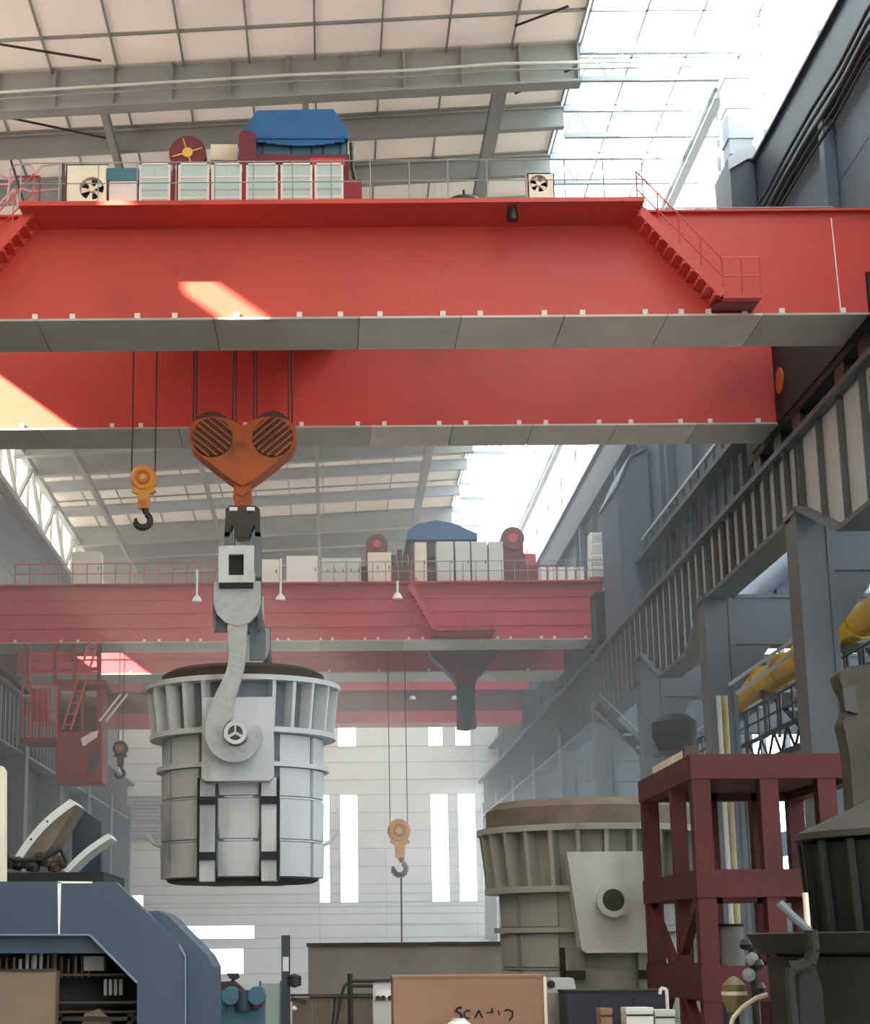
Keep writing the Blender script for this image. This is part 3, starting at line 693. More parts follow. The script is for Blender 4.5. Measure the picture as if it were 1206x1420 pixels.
z1 = at(330, 757, Y=YF - .25).z; z0 = at(330, 808, Y=YF - .25).z
MB().box(x0 + .12, x1 - .12, YF + .1, YK - .1, z0 + .1, z1 - .05).build('box_beam', 'ladle', lb)
hx0, hx1, hz0, hz1 = at(317, 780, Y=YF - .25).x, at(338, 780, Y=YF - .25).x, at(330, 798, Y=YF - .25).z, at(330, 769, Y=YF - .25).z
for Y in (YF, YK):
    ep = MB().box(x0, hx0, Y - .3, Y - .1, z0, z1).box(hx1, x1, Y - .3, Y - .1, z0, z1).box(hx0, hx1, Y - .3, Y - .1, z0, hz0).box(hx0, hx1, Y - .3, Y - .1, hz1, z1).build('end_plate', 'ladle', lb)
    MB().box(hx0 - .02, hx1 + .02, Y - .1, Y - .02, hz0 - .02, hz1 + .02).build('hole_back', 'black', lb)  # black sheet stands for the shade inside the beam end
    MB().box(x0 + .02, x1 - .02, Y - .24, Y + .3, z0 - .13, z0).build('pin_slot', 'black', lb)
hook_px = [(341, 858), (342, 880), (341, 905), (337, 930), (330, 955), (323, 978), (321, 996), (313, 1003), (309, 1014), (311, 1025), (319, 1033), (331, 1035), (342, 1029), (347, 1018), (350, 1008), (356, 1006), (362, 1010), (363, 1024), (357, 1040), (345, 1052), (328, 1057), (309, 1054), (294, 1043), (286, 1027), (284, 1010), (288, 990), (299, 962), (312, 935), (317, 910), (317, 858)]
eye_px = [(296, 806), (361, 806), (361, 838), (356, 852), (346, 863), (329, 868), (312, 863), (301, 852), (296, 838)]
for k, (Y, nm) in enumerate(((YF, 'near pale grey laminated ladle hook gripping the front trunnion'), (YK, 'far grey laminated ladle hook seen behind the near one'))):
    lh = root('laminated_hook', (xh, Y, 13), nm, 'ladle hook', 'laminated ladle hooks')
    MB().prism(poly(eye_px, YF - .1), Y - .1, Y + .12).build('eye_plate', 'hookgrey', lh)
    MB().prism(poly([(295, 806), (300, 806), (300, 876), (295, 870)], YF + .2), Y + .14, Y + .3).build('cheek_plate', 'ladle_in', lh)
    MB().prism(poly([(357, 806), (363, 806), (363, 870), (357, 876)], YF + .2), Y + .14, Y + .3).build('cheek_plate', 'ladle_in', lh)
    MB().prism(poly([(296, 842), (362, 842), (368, 875), (368, 915), (346, 915), (346, 876), (297, 876)], YF + .3), Y + .3, Y + .42).build('back_plate', 'ladle_in', lh)
    MB().prism(poly(smooth(hook_px), YF), Y - .06, Y + .3).build('hook', 'hookgrey', lh)

# ---- auxiliary hook
def aux_hook(cx, cy, Y, sc, label, ropes, ztop, m='ochre', blob=True):
    """hook assembly: sheave cheek, swivel, forged hook; sc = metres per photo pixel there"""
    P = lambda dx, dy, dY=0: Vector((at(cx, cy, Y=Y).x + dx * sc, Y + dY, at(cx, cy, Y=Y).z - dy * sc))
    c = P(0, 0); h = root('auxiliary_hook', (c.x, Y, c.z - 75 * sc), label, 'crane hook', 'auxiliary hooks')
    r = 20 * sc
    ck = MB().lathe([(0, -9 * sc), (r * .8, -9 * sc), (r, -5 * sc), (r, 5 * sc), (r * .8, 9 * sc), (0, 9 * sc)], c, 22, 'y').build('sheave_block', m, h, True)
    MB().lathe([(r * .35, -11 * sc), (r * .55, -11 * sc), (r * .55, -8 * sc), (r * .35, -8 * sc)], c, 18, 'y', True).build('sheave_ring', 'rust', ck, True)
    MB().lathe([(0, -12 * sc), (r * .2, -12 * sc), (r * .2, -8 * sc), (0, -8 * sc)], c, 12, 'y').build('axle_nut', 'gold', ck, True)
    q = [(-13, 12), (13, 12), (19, 20), (10, 24), (9, 46), (-7, 46), (-8, 24), (-17, 20)]
    MB().prism([(c.x + a * sc, c.z - b * sc) for a, b in q], Y - 6 * sc, Y + 6 * sc).build('swivel', m, h)
    pts = []; n = 14
    pts.append(Vector((c.x + 1 * sc, Y, c.z - 44 * sc))); pts.append(Vector((c.x + 5 * sc, Y, c.z - 52 * sc)))
    for k in range(n + 1):
        t = math.radians(62 - 262 * k / n)
        pts.append(Vector((c.x + 0 * sc + 11 * sc * math.cos(t), Y, c.z - 64 * sc + 11 * sc * math.sin(t))))
    mb = MB()
    rad = [4.6] * 3 + [5.0 - abs(k - 6) * .06 for k in range(n - 2)] + [3.2, 2.0]
    for k in range(len(pts) - 1): mb.cyl(pts[k], pts[k + 1], rad[min(k, len(rad) - 1)] * sc, 10, rad[min(k + 1, len(rad) - 1)] * sc)
    mb.build('hook', 'dark', h, True)
    for dx in ropes:
        p = Vector((c.x + dx * sc, Y, c.z)); MB().cyl(p, (p.x, Y, ztop), max(.022, .9 * sc), 6).build('wire_rope', 'rope', h)
    return h
s50 = 50 / 2600
aux_hook(199, 664, 50.0, s50, 'ochre auxiliary hook block hanging left of the main hook block', (-18, 17), 24.4)

# ================================================================ steel ladles
def make_ladle(name, label, mats, ribs=22, lid=None, lidm='refr_dark', plate_taper=0.0, group='steel ladles', clamps=True, tl=4.1, tr=.27, spokes=True):
    """ladle standing on the origin, trunnions along y; returns its root"""
    ms, mi, mp = mats
    L = root(name, (0, 0, 0), label, 'ladle', group)
    H = 5.46
    MB().lathe([(0, .1), (2.1, .1), (2.125, .14), (2.13, .3), (2.22, 4.2), (2.32, H - .1), (2.2, H - .05), (1.95, H - .3), (0, H - .35)], n=64).build('shell', mi, L, True)
    MB().lathe([(2.25, H - .14), (2.77, H - .14), (2.77, H), (2.25, H)], n=64, closed=True).build('rim_flange', ms, L, True)
    MB().lathe([(2.2, H - 1.52), (2.62, H - 1.52), (2.62, H - 1.38), (2.2, H - 1.38)], n=64, closed=True).build('stiffening_ring', ms, L, True)
    MB().lathe([(2.15, H - 2.42), (2.42, H - 2.42), (2.42, H - 2.30), (2.15, H - 2.30)], n=64, closed=True).build('stiffening_ring', ms, L, True)
    for z in (H - 3.26, H - 4.4): MB().lathe([(2.1, z), (2.235, z), (2.235, z + .05), (2.1, z + .05)], n=64, closed=True).build('weld_band', ms, L, True)
    angs = [2 * math.pi * (i + .5) / ribs for i in range(ribs)] if ribs else [math.radians(q + s_ * d) for q in (90, 270) for s_ in (-1, 1) for d in (21, 34, 48, 64, 82)]
    for a in angs:
        rb = MB()
        rb.add([(2.2, -.05, H - 1.38), (2.58, -.05, H - 1.38), (2.72, -.05, H - .14), (2.2, -.05, H - .14), (2.2, .05, H - 1.38), (2.58, .05, H - 1.38), (2.72, .05, H - .14), (2.2, .05, H - .14)],
               [(0, 1, 2, 3), (7, 6, 5, 4), (0, 4, 5, 1), (1, 5, 6, 2), (2, 6, 7, 3), (3, 7, 4, 0)])
        ro = Matrix.Rotation(a, 4, 'Z'); rb.v = [ro @ v for v in rb.v]
        rb.build('rib', ms, L)
    # wrapper plates on the lower body, pale and slightly proud
    for a0, a1 in [(math.radians(q + d0), math.radians(q + d1)) for q in (90, 270) for d0, d1 in ((-14, 14), (29, 57), (61, 89), (-57, -29), (-89, -61))]:
        for (za, zb_) in ((.14, H - 4.42), (H - 4.33, H - 3.28), (H - 3.19, H - 2.44), (H - 2.28, H - 1.54)):
            mb = MB(); n = 5; vs = []
            for j in range(n + 1):
                t = a0 + (a1 - a0) * j / n
                for r, z in ((2.1, za), (2.26, za), (2.28, zb_), (2.1, zb_)): vs.append((r * math.cos(t), r * math.sin(t), z))
            fs = [(j * 4 + q, (j + 1) * 4 + q, (j + 1) * 4 + (q + 1) % 4, j * 4 + (q + 1) % 4) for j in range(n) for q in range(4)] + [(0, 1, 2, 3), (n * 4 + 3, n * 4 + 2, n * 4 + 1, n * 4)]
            mb.add(vs, fs).build('wrapper_plate', ms, L, True)
    for s in (-1, 1):
        yo = lambda v: s * v
        y0, y1 = sorted((yo(2.1), yo(2.98)))
        t = plate_taper
        tp = MB().prism([(-.95 + t, 2.66), (-.85 + t, 2.58), (.85, 2.58), (.95, 2.66), (.95, 4.8), (-.95, 4.8)], y0, y1).build('trunnion_plate', mp, L)
        ya, yb_ = sorted((yo(2.98), yo(tl)))
        MB().cyl((0, ya, 3.72), (0, yb_, 3.72), tr, 24).build('trunnion', mp, L, True)
        yc0 = yo(tl)
        MB().lathe([(tr * .72, -.03), (tr * 1.1, -.03), (tr * 1.1, .03), (tr * .72, .03)], (0, yc0, 3.72), 22, 'y', True).build('trunnion_ring', mp, tp, True)
        MB().lathe([(0, -.012), (tr * .72, -.012), (tr * .72, .012), (0, .012)], (0, yc0, 3.72), 22, 'y').build('trunnion_shade', 'dark', tp, True)  # dark disc stands for the shade inside the trunnion end
        for k in range(3 if spokes else 0):
            tt = math.radians(90 + 120 * k)
            MB().bar((0, yc0 - s * 0 + s * .03, 3.72), (tr * .8 * math.cos(tt), yc0 + s * .03, 3.72 + tr * .8 * math.sin(tt)), .04, .07).build('trunnion_spoke', mp, tp)
        for sx in (-1, 1):
            xa, xb = sorted((sx * .62, sx * 1.02)); yy0, yy1 = sorted((yo(1.7), yo(2.52)))
            lg = MB().box(xa, xb, yy0, yy1, 0, 2.7).build('support_leg', ms, L)
            xo = sx * 1.04; MB().box(min(xo, xo + sx * .05), max(xo, xo + sx * .05), yy0, yy1 + (.05 if s > 0 else -.0), .02, 2.7).build('leg_edge', 'black', lg)
            if clamps:
                for z in (.55, 2.0):
                    q0, q1 = sorted((yo(2.5), yo(2.66)))
                    MB().box(xa - .02, xb + .02, q0, q1, z, z + .2).build('clamp', 'black', lg)
        q0, q1 = sorted((yo(1.9), yo(2.2)))
        MB().box(-.6, .6, q0, q1, .3, 2.6).build('web_plate', mi, L)
    MB().lathe([(0, 0), (1.9, 0), (2.0, .02), (2.08, .06), (2.1, .1), (0, .14)], n=48).build('base', 'black', L, True)
    for s in (-1, 1):
        MB().tube([(s * 2.2, -.3, 1.0), (s * 2.45, -.3, 1.12), (s * 2.62, -.3, 1.35)], .06, 8).build('side_lug', ms, L)
    if lid:
        r, h0 = lid
        MB().lathe([(0, H + h0), (r * .9, H + h0), (r, H + h0 * .7), (r, H - .05), (0, H - .05)], n=48).build('refractory_lid', lidm, L, True)
    return L
rim = at(338, 934, Y=48.2)
l1 = make_ladle('steel_ladle', 'pale grey steel ladle hanging in mid-air from the laminated hooks', ('ladle', 'ladle_in', 'ladle'), ribs=0, lid=(2.3, .42))
l1.location = (at(337, 940, Y=51).x, 51.0, rim.z - 5.46)
tz = at(330, 1017, Y=47.4)
rim2 = at(818, 1141, Y=41.6)
l2 = make_ladle('steel_ladle', 'olive-grey steel ladle standing beside the red steel frame', ('ladle2', 'ladle2', 'ladle2_plate'), ribs=26, lid=(2.55, .62), lidm='refr', plate_taper=.25, tl=3.35, tr=.34, spokes=False)
l2.location = (at(820, 1150, Y=44.3).x, 44.3, rim2.z - 5.46); l2.rotation_euler = (0, 0, math.radians(-1.0))
st = root('ladle_stand', (l2.location.x, 44.3, 0), 'low dark steel stand under the olive-grey ladle', 'stand')
MB().box(l2.location.x - 2.2, l2.location.x + 2.2, 42.4, 46.2, rim2.z - 5.46 - .4, rim2.z - 5.50).build('top', 'dark', st)
for sx in (-1, 1):
    for sy in (-1, 1): MB().box(l2.location.x + sx * 1.9 - .2, l2.location.x + sx * 1.9 + .2, 44.3 + sy * 1.5 - .2, 44.3 + sy * 1.5 + .2, 0, rim2.z - 5.86).build('leg', 'dark', st)

# ================================================================ far overhead crane
Y3 = 96.4
c3 = root('overhead_crane', (0, 104, 20.06), 'hazy crimson overhead crane in the middle distance carrying white cabinets', 'crane', 'overhead cranes')
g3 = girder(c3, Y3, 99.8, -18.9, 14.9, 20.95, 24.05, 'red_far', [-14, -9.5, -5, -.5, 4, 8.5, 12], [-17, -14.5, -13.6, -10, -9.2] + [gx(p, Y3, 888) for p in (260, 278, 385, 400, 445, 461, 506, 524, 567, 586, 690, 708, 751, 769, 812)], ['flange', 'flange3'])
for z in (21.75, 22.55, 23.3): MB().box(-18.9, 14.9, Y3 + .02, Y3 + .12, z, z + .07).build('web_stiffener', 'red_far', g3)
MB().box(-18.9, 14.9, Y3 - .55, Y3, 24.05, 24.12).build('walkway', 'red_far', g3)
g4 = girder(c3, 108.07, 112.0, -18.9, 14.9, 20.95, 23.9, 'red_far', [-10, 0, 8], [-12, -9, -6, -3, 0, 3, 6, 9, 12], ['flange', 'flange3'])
for z in (21.9, 22.8): MB().box(-18.9, 14.9, 108.1, 108.2, z, z + .08).build('web_stiffener', 'red_far', g4)
MB().box(14.2, 15.6, 94.5, 114, 20.6, 23.2).build('end_carriage', 'black', c3)
MB().box(-19.6, -18.9, 94.5, 114, 20.6, 23.2).build('end_carriage', 'black', c3)
for y in (95.5, 98.5, 109.5, 112.8): MB().lathe([(0, -.12), (.5, -.12), (.5, .12), (0, .12)], (14.5, y, 20.56), 18, 'x').build('wheel', 'dark', c3, True)
for k in range(5):
    a = at(838 + 4 * k, 872 - 9 * k, Y=Y3 - .3); MB().cyl((a.x - .25, Y3 - .6, a.z), (a.x + .25, Y3 - .2, a.z + .1), .16, 8).build('buffer_motor', 'black', c3)
a, b = at(568, 812, Y=Y3 - .8), at(603, 872, Y=Y3 - .8)
stairs(c3, a.x, a.z, b.x, b.z, Y3 - .9, Y3 - .1, 'red_far', 9, 3.25)
mb = MB()
p0, p1 = at(640, 845, Y=Y3 - .9), at(686, 872, Y=Y3 - .9)
for k in range(10): x = p0.x + (p1.x - p0.x) * k / 9; mb.cyl((x, Y3 - .9, p1.z), (x, Y3 - .9, p0.z + .3), .03, 4)
for k in range(5): z = p1.z + (p0.z + .3 - p1.z) * k / 4; mb.cyl((p0.x, Y3 - .9, z), (p1.x, Y3 - .9, z), .03, 4)
mb.build('landing_cage', 'red_far', c3)
railing(c3, (at(445, 800, Y=Y3).x, Y3 - .5, 24.12), (15.0, Y3 - .5, 24.12), 1.1, 22, .025, 'roof_steel')
railing(c3, (-17, Y3 - .5, 24.12), (at(300, 800, Y=Y3).x, Y3 - .5, 24.12), 1.1, 14, .025, 'red_far')
zt3 = 24.12
def box3(name, x0, x1, yt, label, cat, m, group=None, doors=1, Y=Y3 + .1, dep=1.2, zb=24.1):
    a, b = at(x0, yt, Y=Y), at(x1, yt, Y=Y)
    c = root(name, ((a.x + b.x) / 2, Y, zb), label, cat, group)
    MB().box(a.x, b.x, Y, Y + dep, zb + .08, a.z).build('body', m, c)
    MB().box(a.x - .03, b.x + .03, Y - .03, Y + dep, zb, zb + .1).build('plinth', 'dark', c)
    for k in range(doors):
        xa = a.x + (b.x - a.x) * k / doors; xb = a.x + (b.x - a.x) * (k + 1) / doors
        d = MB().box(xa + .04, xb - .04, Y - .03, Y, zb + .16, a.z - .08).build('door', m, c)
        MB().box(xb - .14, xb - .09, Y - .06, Y - .03, (zb + a.z) / 2 - .08, (zb + a.z) / 2 + .12).build('handle', 'dark', d)
    return c
for i, (a, b) in enumerate(((605, 628), (631, 651), (653, 675), (677, 697))):
    box3('electrical_cabinet', a, b, 751, 'tall grey-white control cabinet on the far crane, %s of the row of four' % ORD[i], 'cabinet', 'greywhite', 'tall cabinets on the far crane')
box3('electrical_cabinet', 575, 591, 752, 'narrow beige control cabinet left of the tall row on the far crane', 'cabinet', 'cream', 'tall cabinets on the far crane')
box3('switch_box', 510, 542, 766, 'cream switch box under the maroon drum on the far crane', 'cabinet', 'cream', None, 2)
box3('ventilation_box', 397, 440, 771, 'plain white box beside the lifting beam on the far crane', 'box', 'white')
box3('resistor_box', 446, 500, 774, 'white slatted resistor box on the far crane', 'box', 'greywhite', None, 5)
box3('switch_box', 362, 386, 776, 'small white box close behind the lifting beam on the far crane', 'box', 'white')
box3('switch_box', 100, 140, 765, 'pale box at the left end of the far crane', 'box', 'greywhite')
for k, (y0, y1) in enumerate(((738, 752), (752, 768), (768, 784), (784, 800))):
    a, b = at(818, y0, Y=Y3 + .2), at(845, y1, Y=Y3 + .2)
    c = root('crate', ((a.x + b.x) / 2, Y3 + .2, max(b.z, zt3)), 'white crate on the far crane, %s in the stack of four' % ('topmost', 'second from top', 'third from top', 'lowest')[k], 'crate', 'white crates on the far crane')
    MB().box(a.x, b.x, Y3 + .2, Y3 + 1.3, max(b.z, zt3) + .02, a.z - .02).build('body', 'white', c); MB().box(a.x + .1, b.x - .1, Y3 + .17, Y3 + .2, b.z + .12, a.z - .12).build('panel', 'greywhite', c)
for k in range(5):
    a, b = at(747 + k * 13, 786, Y=Y3 + .2), at(758 + k * 13, 800, Y=Y3 + .2)
    c = root('crate', ((a.x + b.x) / 2, Y3 + .2, zt3), 'low pale crate in the row on the far crane, %s from the left' % ORD[k], 'crate', 'low crates on the far crane')
    MB().box(a.x, b.x, Y3 + .2, Y3 + .9, zt3, a.z).build('body', 'greywhite', c); MB().box(a.x + .05, b.x - .05, Y3 + .17, Y3 + .2, zt3 + .05, a.z - .05).build('panel', 'white', c)
# its trolley
t3 = root('hoist_trolley', (6, 104, 24.0), 'hoist trolley with blue curved cover on the far crane', 'trolley', 'hoist trolleys')
MB().box(1.5, 13, 98, 110.5, 24.5, 25.4).build('frame', 'maroon', t3)
for x in (2.5, 6, 9.5, 12.3):
    for y in (98.3, 110.2): MB().lathe([(0, -.1), (.3, -.1), (.3, .1), (0, .1)], (x, y, 24.25), 14, 'y').build('wheel', 'dark', t3, True)
MB().prism(poly([(563, 748), (566, 735), (580, 726), (605, 721), (630, 726), (655, 737), (662, 740), (662, 748)], 100.2), 100.2, 104.5).build('tarpaulin_cover', 'bluecover', t3)
MB().prism(poly([(570, 748), (655, 748), (655, 772), (570, 772)], 100.6), 100.6, 104).build('machine_housing', 'slate_dark', t3)
for cx, cy, r, m in ((522, 758, 15, 'maroon'), (709, 750, 17, 'maroon')):
    c = at(cx, cy, Y=100.5); R = r * 104 / 2650
    d = MB().lathe([(0, 0), (R, 0), (R, .4), (R * .88, .4), (R * .88, 2.4), (R, 2.4), (R, 2.8), (0, 2.8)], (c.x, 99.8, c.z), 24, 'y').build('rope_drum', m, t3, True)
    MB().lathe([(0, -.08), (R * .4, -.08), (R * .4, 0), (0, 0)], (c.x, 99.8, c.z), 14, 'y').build('drum_hub', 'red_far', d, True)
    MB().box(c.x - .6, c.x + .6, 99.9, 102.4, 24.5, c.z).build('drum_stand', 'maroon', t3)
for k in range(4):
    p = at(546 + k * 8, 770, Y=100.0); MB().cyl((p.x, 100, 24.5), (p.x, 100, p.z + .3 * (k % 2)), .14, 8).build('motor', 'rustdark', t3)
for k in range(4):
    p = at(702 + k * 7, 772, Y=100.0); MB().box(p.x, p.x + .2, 100, 100.6, 24.5, p.z + .2 * (k % 2)).build('gearbox', 'maroon' if k % 2 else 'black', t3)
p0, p1 = at(728, 768, Y=100), at(744, 800, Y=100)
MB().box(p0.x, p1.x, 100, 100.8, 24.5, p0.z).build('junction_box', 'red_far', t3)
for y in (98.1, 110.3): MB().box(-18.5, 14, y - .06, y + .06, 24.1 if y < 100 else 23.95, 24.16 if y < 100 else 24.02).build('trolley_rail', 'dark', c3)
# pendant lamps under the walkway
for k, (px, y0, y1) in enumerate(((389, 775, 830), (273, 790, 832), (551, 806, 828))):
    a, b = at(px, y0, Y=Y3 - 1.0), at(px, y1, Y=Y3 - 1.0)
    c = root('pendant_lamp', (a.x, Y3 - 1, b.z), 'white rod-hung pendant lamp, %s' % ('just right of the lifting beam', 'just left of the lifting beam', 'above the far staircase')[k], 'lamp', 'pendant lamps')
    MB().cyl(a, b, .06, 6).build('rod', 'white', c); MB().lathe([(0, 0), (.28, 0), (.22, .2), (.08, .36), (0, .36)], (b.x, Y3 - 1, b.z - .1), 14).build('shade', 'white', c, True)
    MB().bar((a.x, Y3 - 1, a.z), (a.x, Y3 - .4, a.z), .06, .06).build('bracket', 'white', c)
# its hook blocks
hk = root('hook_block', (at(645, 950, Y=104).x, 104, 17.1), 'dark maroon funnel-shaped hook block under the far crane', 'hook block', 'hook blocks')
MB().prism(poly([(592, 896), (692, 896), (688, 912), (676, 926), (662, 940), (659, 948), (634, 948), (630, 940), (612, 922), (598, 910)], 103.3), 103.3, 104.8).build('body', 'maroon', hk)
MB().prism(poly([(634, 945), (659, 945), (658, 975), (661, 1008), (648, 1012), (634, 1010), (634, 975)], 103.6), 103.6, 104.4).build('shank', 'slate_dark', hk)
for px in (635, 656): MB().prism(poly([(px - 2, 985), (px + 3, 985), (px + 3, 1011), (px - 2, 1011)], 103.5), 103.5, 103.6).build('shank_cheek', 'maroon', hk)
for px in (605, 628, 662, 684): p = at(px, 905, Y=104); MB().cyl(p, (p.x, 104, 24.5), .05, 6).build('wire_rope', 'rope', hk)
aux_hook(553, 1152, 104, 104 / 2580 * .82, 'ochre auxiliary hook hanging on long ropes before the end wall', (-15, 15), 24.5)
aux_hook(167, 1038, 98.6, 98.6 / 2580 * .55, 'small dark hook beside the red operator cabin', (-6, 6), 21.0, 'rustdark')
p = at(556, 1210, Y=104); q = at(557, 1318, Y=104)
o = MB().cyl(p, q, .05, 6).build('hanging_chain', 'rope'); tag(o, 'thin dark sling hanging below the ochre hook before the end wall', 'sling')

# ---- operator cabin under the far crane
YC = 96.2
cb = root('operator_cabin', (at(108, 1085, Y=YC).x, YC, at(108, 1085, Y=YC).z), 'red operator cabin hanging under the left end of the far crane', 'cabin')
def cpoly(pts, d0, d1, name, m, parent=cb): return MB().prism(poly(pts, YC + d0), YC + d0, YC + d1).build(name, m, parent)
bd = MB()
bd.prism(poly([(78, 1085), (78, 950), (84, 950), (84, 1085)], YC), YC, YC + 2.6); bd.prism(poly([(134, 1085), (134, 950), (141, 950), (141, 1085)], YC), YC, YC + 2.6)
bd.prism(poly([(84, 1085), (84, 1014), (134, 1014), (134, 1085)], YC), YC, YC + 2.6); bd.prism(poly([(84, 958), (84, 948), (134, 948), (134, 958)], YC), YC, YC + 2.6)
bd.prism(poly([(84, 1014), (84, 958), (134, 958), (134, 1014)], YC), YC + 2.4, YC + 2.6)
bd.build('body', 'red_dark', cb)
cpoly([(84, 1014), (84, 958), (112, 958), (112, 1014)], .05, .1, 'window', 'cabglass'); cpoly([(116, 1014), (116, 958), (134, 958), (134, 1014)], .05, .1, 'window', 'cabglass')
cpoly([(112, 1014), (112, 958), (116, 958), (116, 1014)], 0, .15, 'window_post', 'red_dark')
cpoly([(120, 1076), (124, 1046), (130, 1038), (138, 1040), (136, 1060), (128, 1075)], -.06, 0, 'lower_window', 'cabglass')
cpoly([(74, 950), (74, 943), (146, 943), (146, 950)], -.2, 2.8, 'roof', 'red_dark')
cpoly([(28, 1028), (28, 1022), (78, 1022), (78, 1028)], -.2, 2.6, 'platform', 'red_dark')
for i in range(6): px = 30 + i * 9.5; cpoly([(px, 1024), (px, 948), (px + 2, 948), (px + 2, 1024)], -.2, -.1, 'cage_bar', 'red')
for py in (948, 966, 985, 1004): cpoly([(28, py + 2), (28, py), (78, py), (78, py + 2)], -.2, -.1, 'cage_rail', 'red')
cpoly([(44, 1000), (44, 955), (66, 955), (66, 1000)], 1.5, 1.7, 'cage_panel', 'red')
for px in (36, 74, 100, 134): cpoly([(px, 945), (px, 887), (px + 5, 887), (px + 5, 945)], .4, .9, 'hanger', 'red_dark')
for py in (905, 925): cpoly([(36, py + 4), (36, py), (139, py), (139, py + 4)], .6, .9, 'hanger_rail', 'red')
for dx in (0, 12):
    MB().bar(at(86 + dx, 1012, Y=YC - .3), at(126 + dx, 884, Y=YC - .3), .1, .14).build('ladder_stringer', 'red', cb)
for k in range(8): a = at(88 + 4.6 * k, 1005 - 15 * k, Y=YC - .3); MB().cyl(a, a + Vector((12 * 95 / 2600, 0, 0)), .04, 6).build('ladder_rung', 'red', cb)
cpoly([(115, 1035), (112, 1024), (128, 1015), (136, 1013), (134, 1022), (122, 1030)], -.35, -.2, 'lamp', 'lug')
for dx in (0, 9): MB().bar(at(138 + dx, 1000, Y=YC - .2), at(168 + dx, 962, Y=YC - .2), .07, .1).build('side_ladder', 'lug', cb)

# ================================================================ farthest crane
c4 = root('overhead_crane', (0, 134, 20.06), 'farthest overhead crane, pink-red with shade painted maroon on its web, before the end wall', 'crane', 'overhead cranes')
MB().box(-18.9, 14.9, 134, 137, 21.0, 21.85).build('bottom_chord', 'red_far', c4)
MB().box(-18.9, 14.9, 134.7, 136.5, 21.85, 23.45).build('web', 'maroon', c4)  # web coloured maroon to stand for the shadow between the chords
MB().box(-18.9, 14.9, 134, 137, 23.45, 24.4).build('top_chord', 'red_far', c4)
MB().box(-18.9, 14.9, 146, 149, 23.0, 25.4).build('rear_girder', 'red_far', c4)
for x in (14.3, -19.4): MB().box(x, x + .9, 132.5, 150, 20.3, 23.2).build('end_carriage', 'black', c4)
for px in (572, 630): 
    p = at(px, 970, Y=133.6); MB().lathe([(0, 0), (.25, 0), (.2, .25), (0, .3)], (p.x, 133.6, p.z), 12).build('lamp', 'white', c4, True)

# ================================================================ right-hand side
# handrail and service walkway on the runway
wkr = root('service_walkway', (15.4, 60, 19.95), 'grey service walkway with handrail along the right-hand wall', 'walkway', None, 'structure')
MB().box(15.0, 15.95, 58, YE, 23.0, 23.12).build('deck', 'runway', wkr)
for i in range(34):
    y = 60 + i * 1.6
    MB().box(15.38, 15.5, y, y + .1, 19.95, 24.2).build('rail_post', 'runway', wkr)
MB().box(15.36, 15.52, 58, 114, 24.16, 24.3).build('handrail', 'runway_web', wkr)
MB().box(15.38, 15.5, 58, 114, 23.6, 23.68).build('mid_rail', 'runway', wkr)
vd = root('ventilation_duct', (15.3, 88, 20), 'boxy blue-grey duct with sloped top against the right-hand wall', 'duct')
MB().prism([(14.3, 19.95), (15.9, 19.95), (15.9, 28.8), (15.0, 28.3), (14.3, 26.8)], 86.5, 92.0).build('casing', 'slate', vd)
MB().prism([(14.28, 26.85), (14.98, 28.38), (15.9, 28.88), (15.9, 29.0), (14.95, 28.5), (14.2, 26.9)], 86.3, 92.2).build('cap', 'slate', vd)
# cables along the wall by the near crane
for i in range(5):
    z = 29.9 - i * .42; x = 14.95 - i * .06
    pts = [Vector((x, y, z - .18 * math.sin((y - 30) * .42) ** 2)) for y in range(30, 76, 3)]
    o = MB().tube(pts, .055, 6).build('cable', 'cable'); tag(o, 'black cable slung along the dark right-hand wall, %s from the top' % ORD[i], 'cable', 'wall cables')
# hood and exhaust pipe by the rooflight
hx = 14.6
def yx(px, py): return at(px, py, X=hx)
eh = root('exhaust_hood', (hx, 61, 30), 'dark exhaust hood with pale square duct beside the right-hand eaves', 'hood')
a, b = at(1010, 205, Y=60.5), at(1085, 285, Y=60.5)
MB().prism([(a.x, a.z - .35), (a.x + .6, a.z), (15.5, a.z), (15.5, b.z - 1.5), (a.x + .2, b.z - 1.5), (a.x, b.z - .4)], 60.5, 63.0).build('hood', 'slate_dark', eh)
MB().prism([(a.x - .05, a.z - .4), (a.x + .6, a.z - .02), (15.55, a.z - .02), (15.55, a.z - .45), (a.x + .6, a.z - .5), (a.x - .05, a.z - .9)], 60.35, 60.5).build('hood_lip', 'roof_pale', eh)
p, q = at(1008, 150, Y=61), at(1040, 150, Y=61)
MB().box(p.x, q.x, 61, 62, a.z, 36.7).build('duct', 'roof_pale', eh)
for k in range(3): MB().box(p.x - .05, q.x + .05, 60.95, 62.05, a.z + 1.2 * k + .6, a.z + 1.2 * k + .7).build('duct_flange', 'roof_pale', eh)
# end of the near crane's right-hand machinery
em = root('cable_reel_frame', (15.0, 47, 23.7), 'dark machinery frame on the right-hand end of the near crane', 'machinery frame')
MB().box(14.35, 15.5, 46.2, 47.6, 23.72, 24.3).build('base', 'black', em); MB().box(14.3, 15.5, 46.1, 47.7, 24.34, 24.42).build('deck', 'slate', em)
MB().prism([(14.9, 24.42), (15.6, 24.42), (15.6, 25.6)], 46.3, 47.4).build('guard', 'black', em)
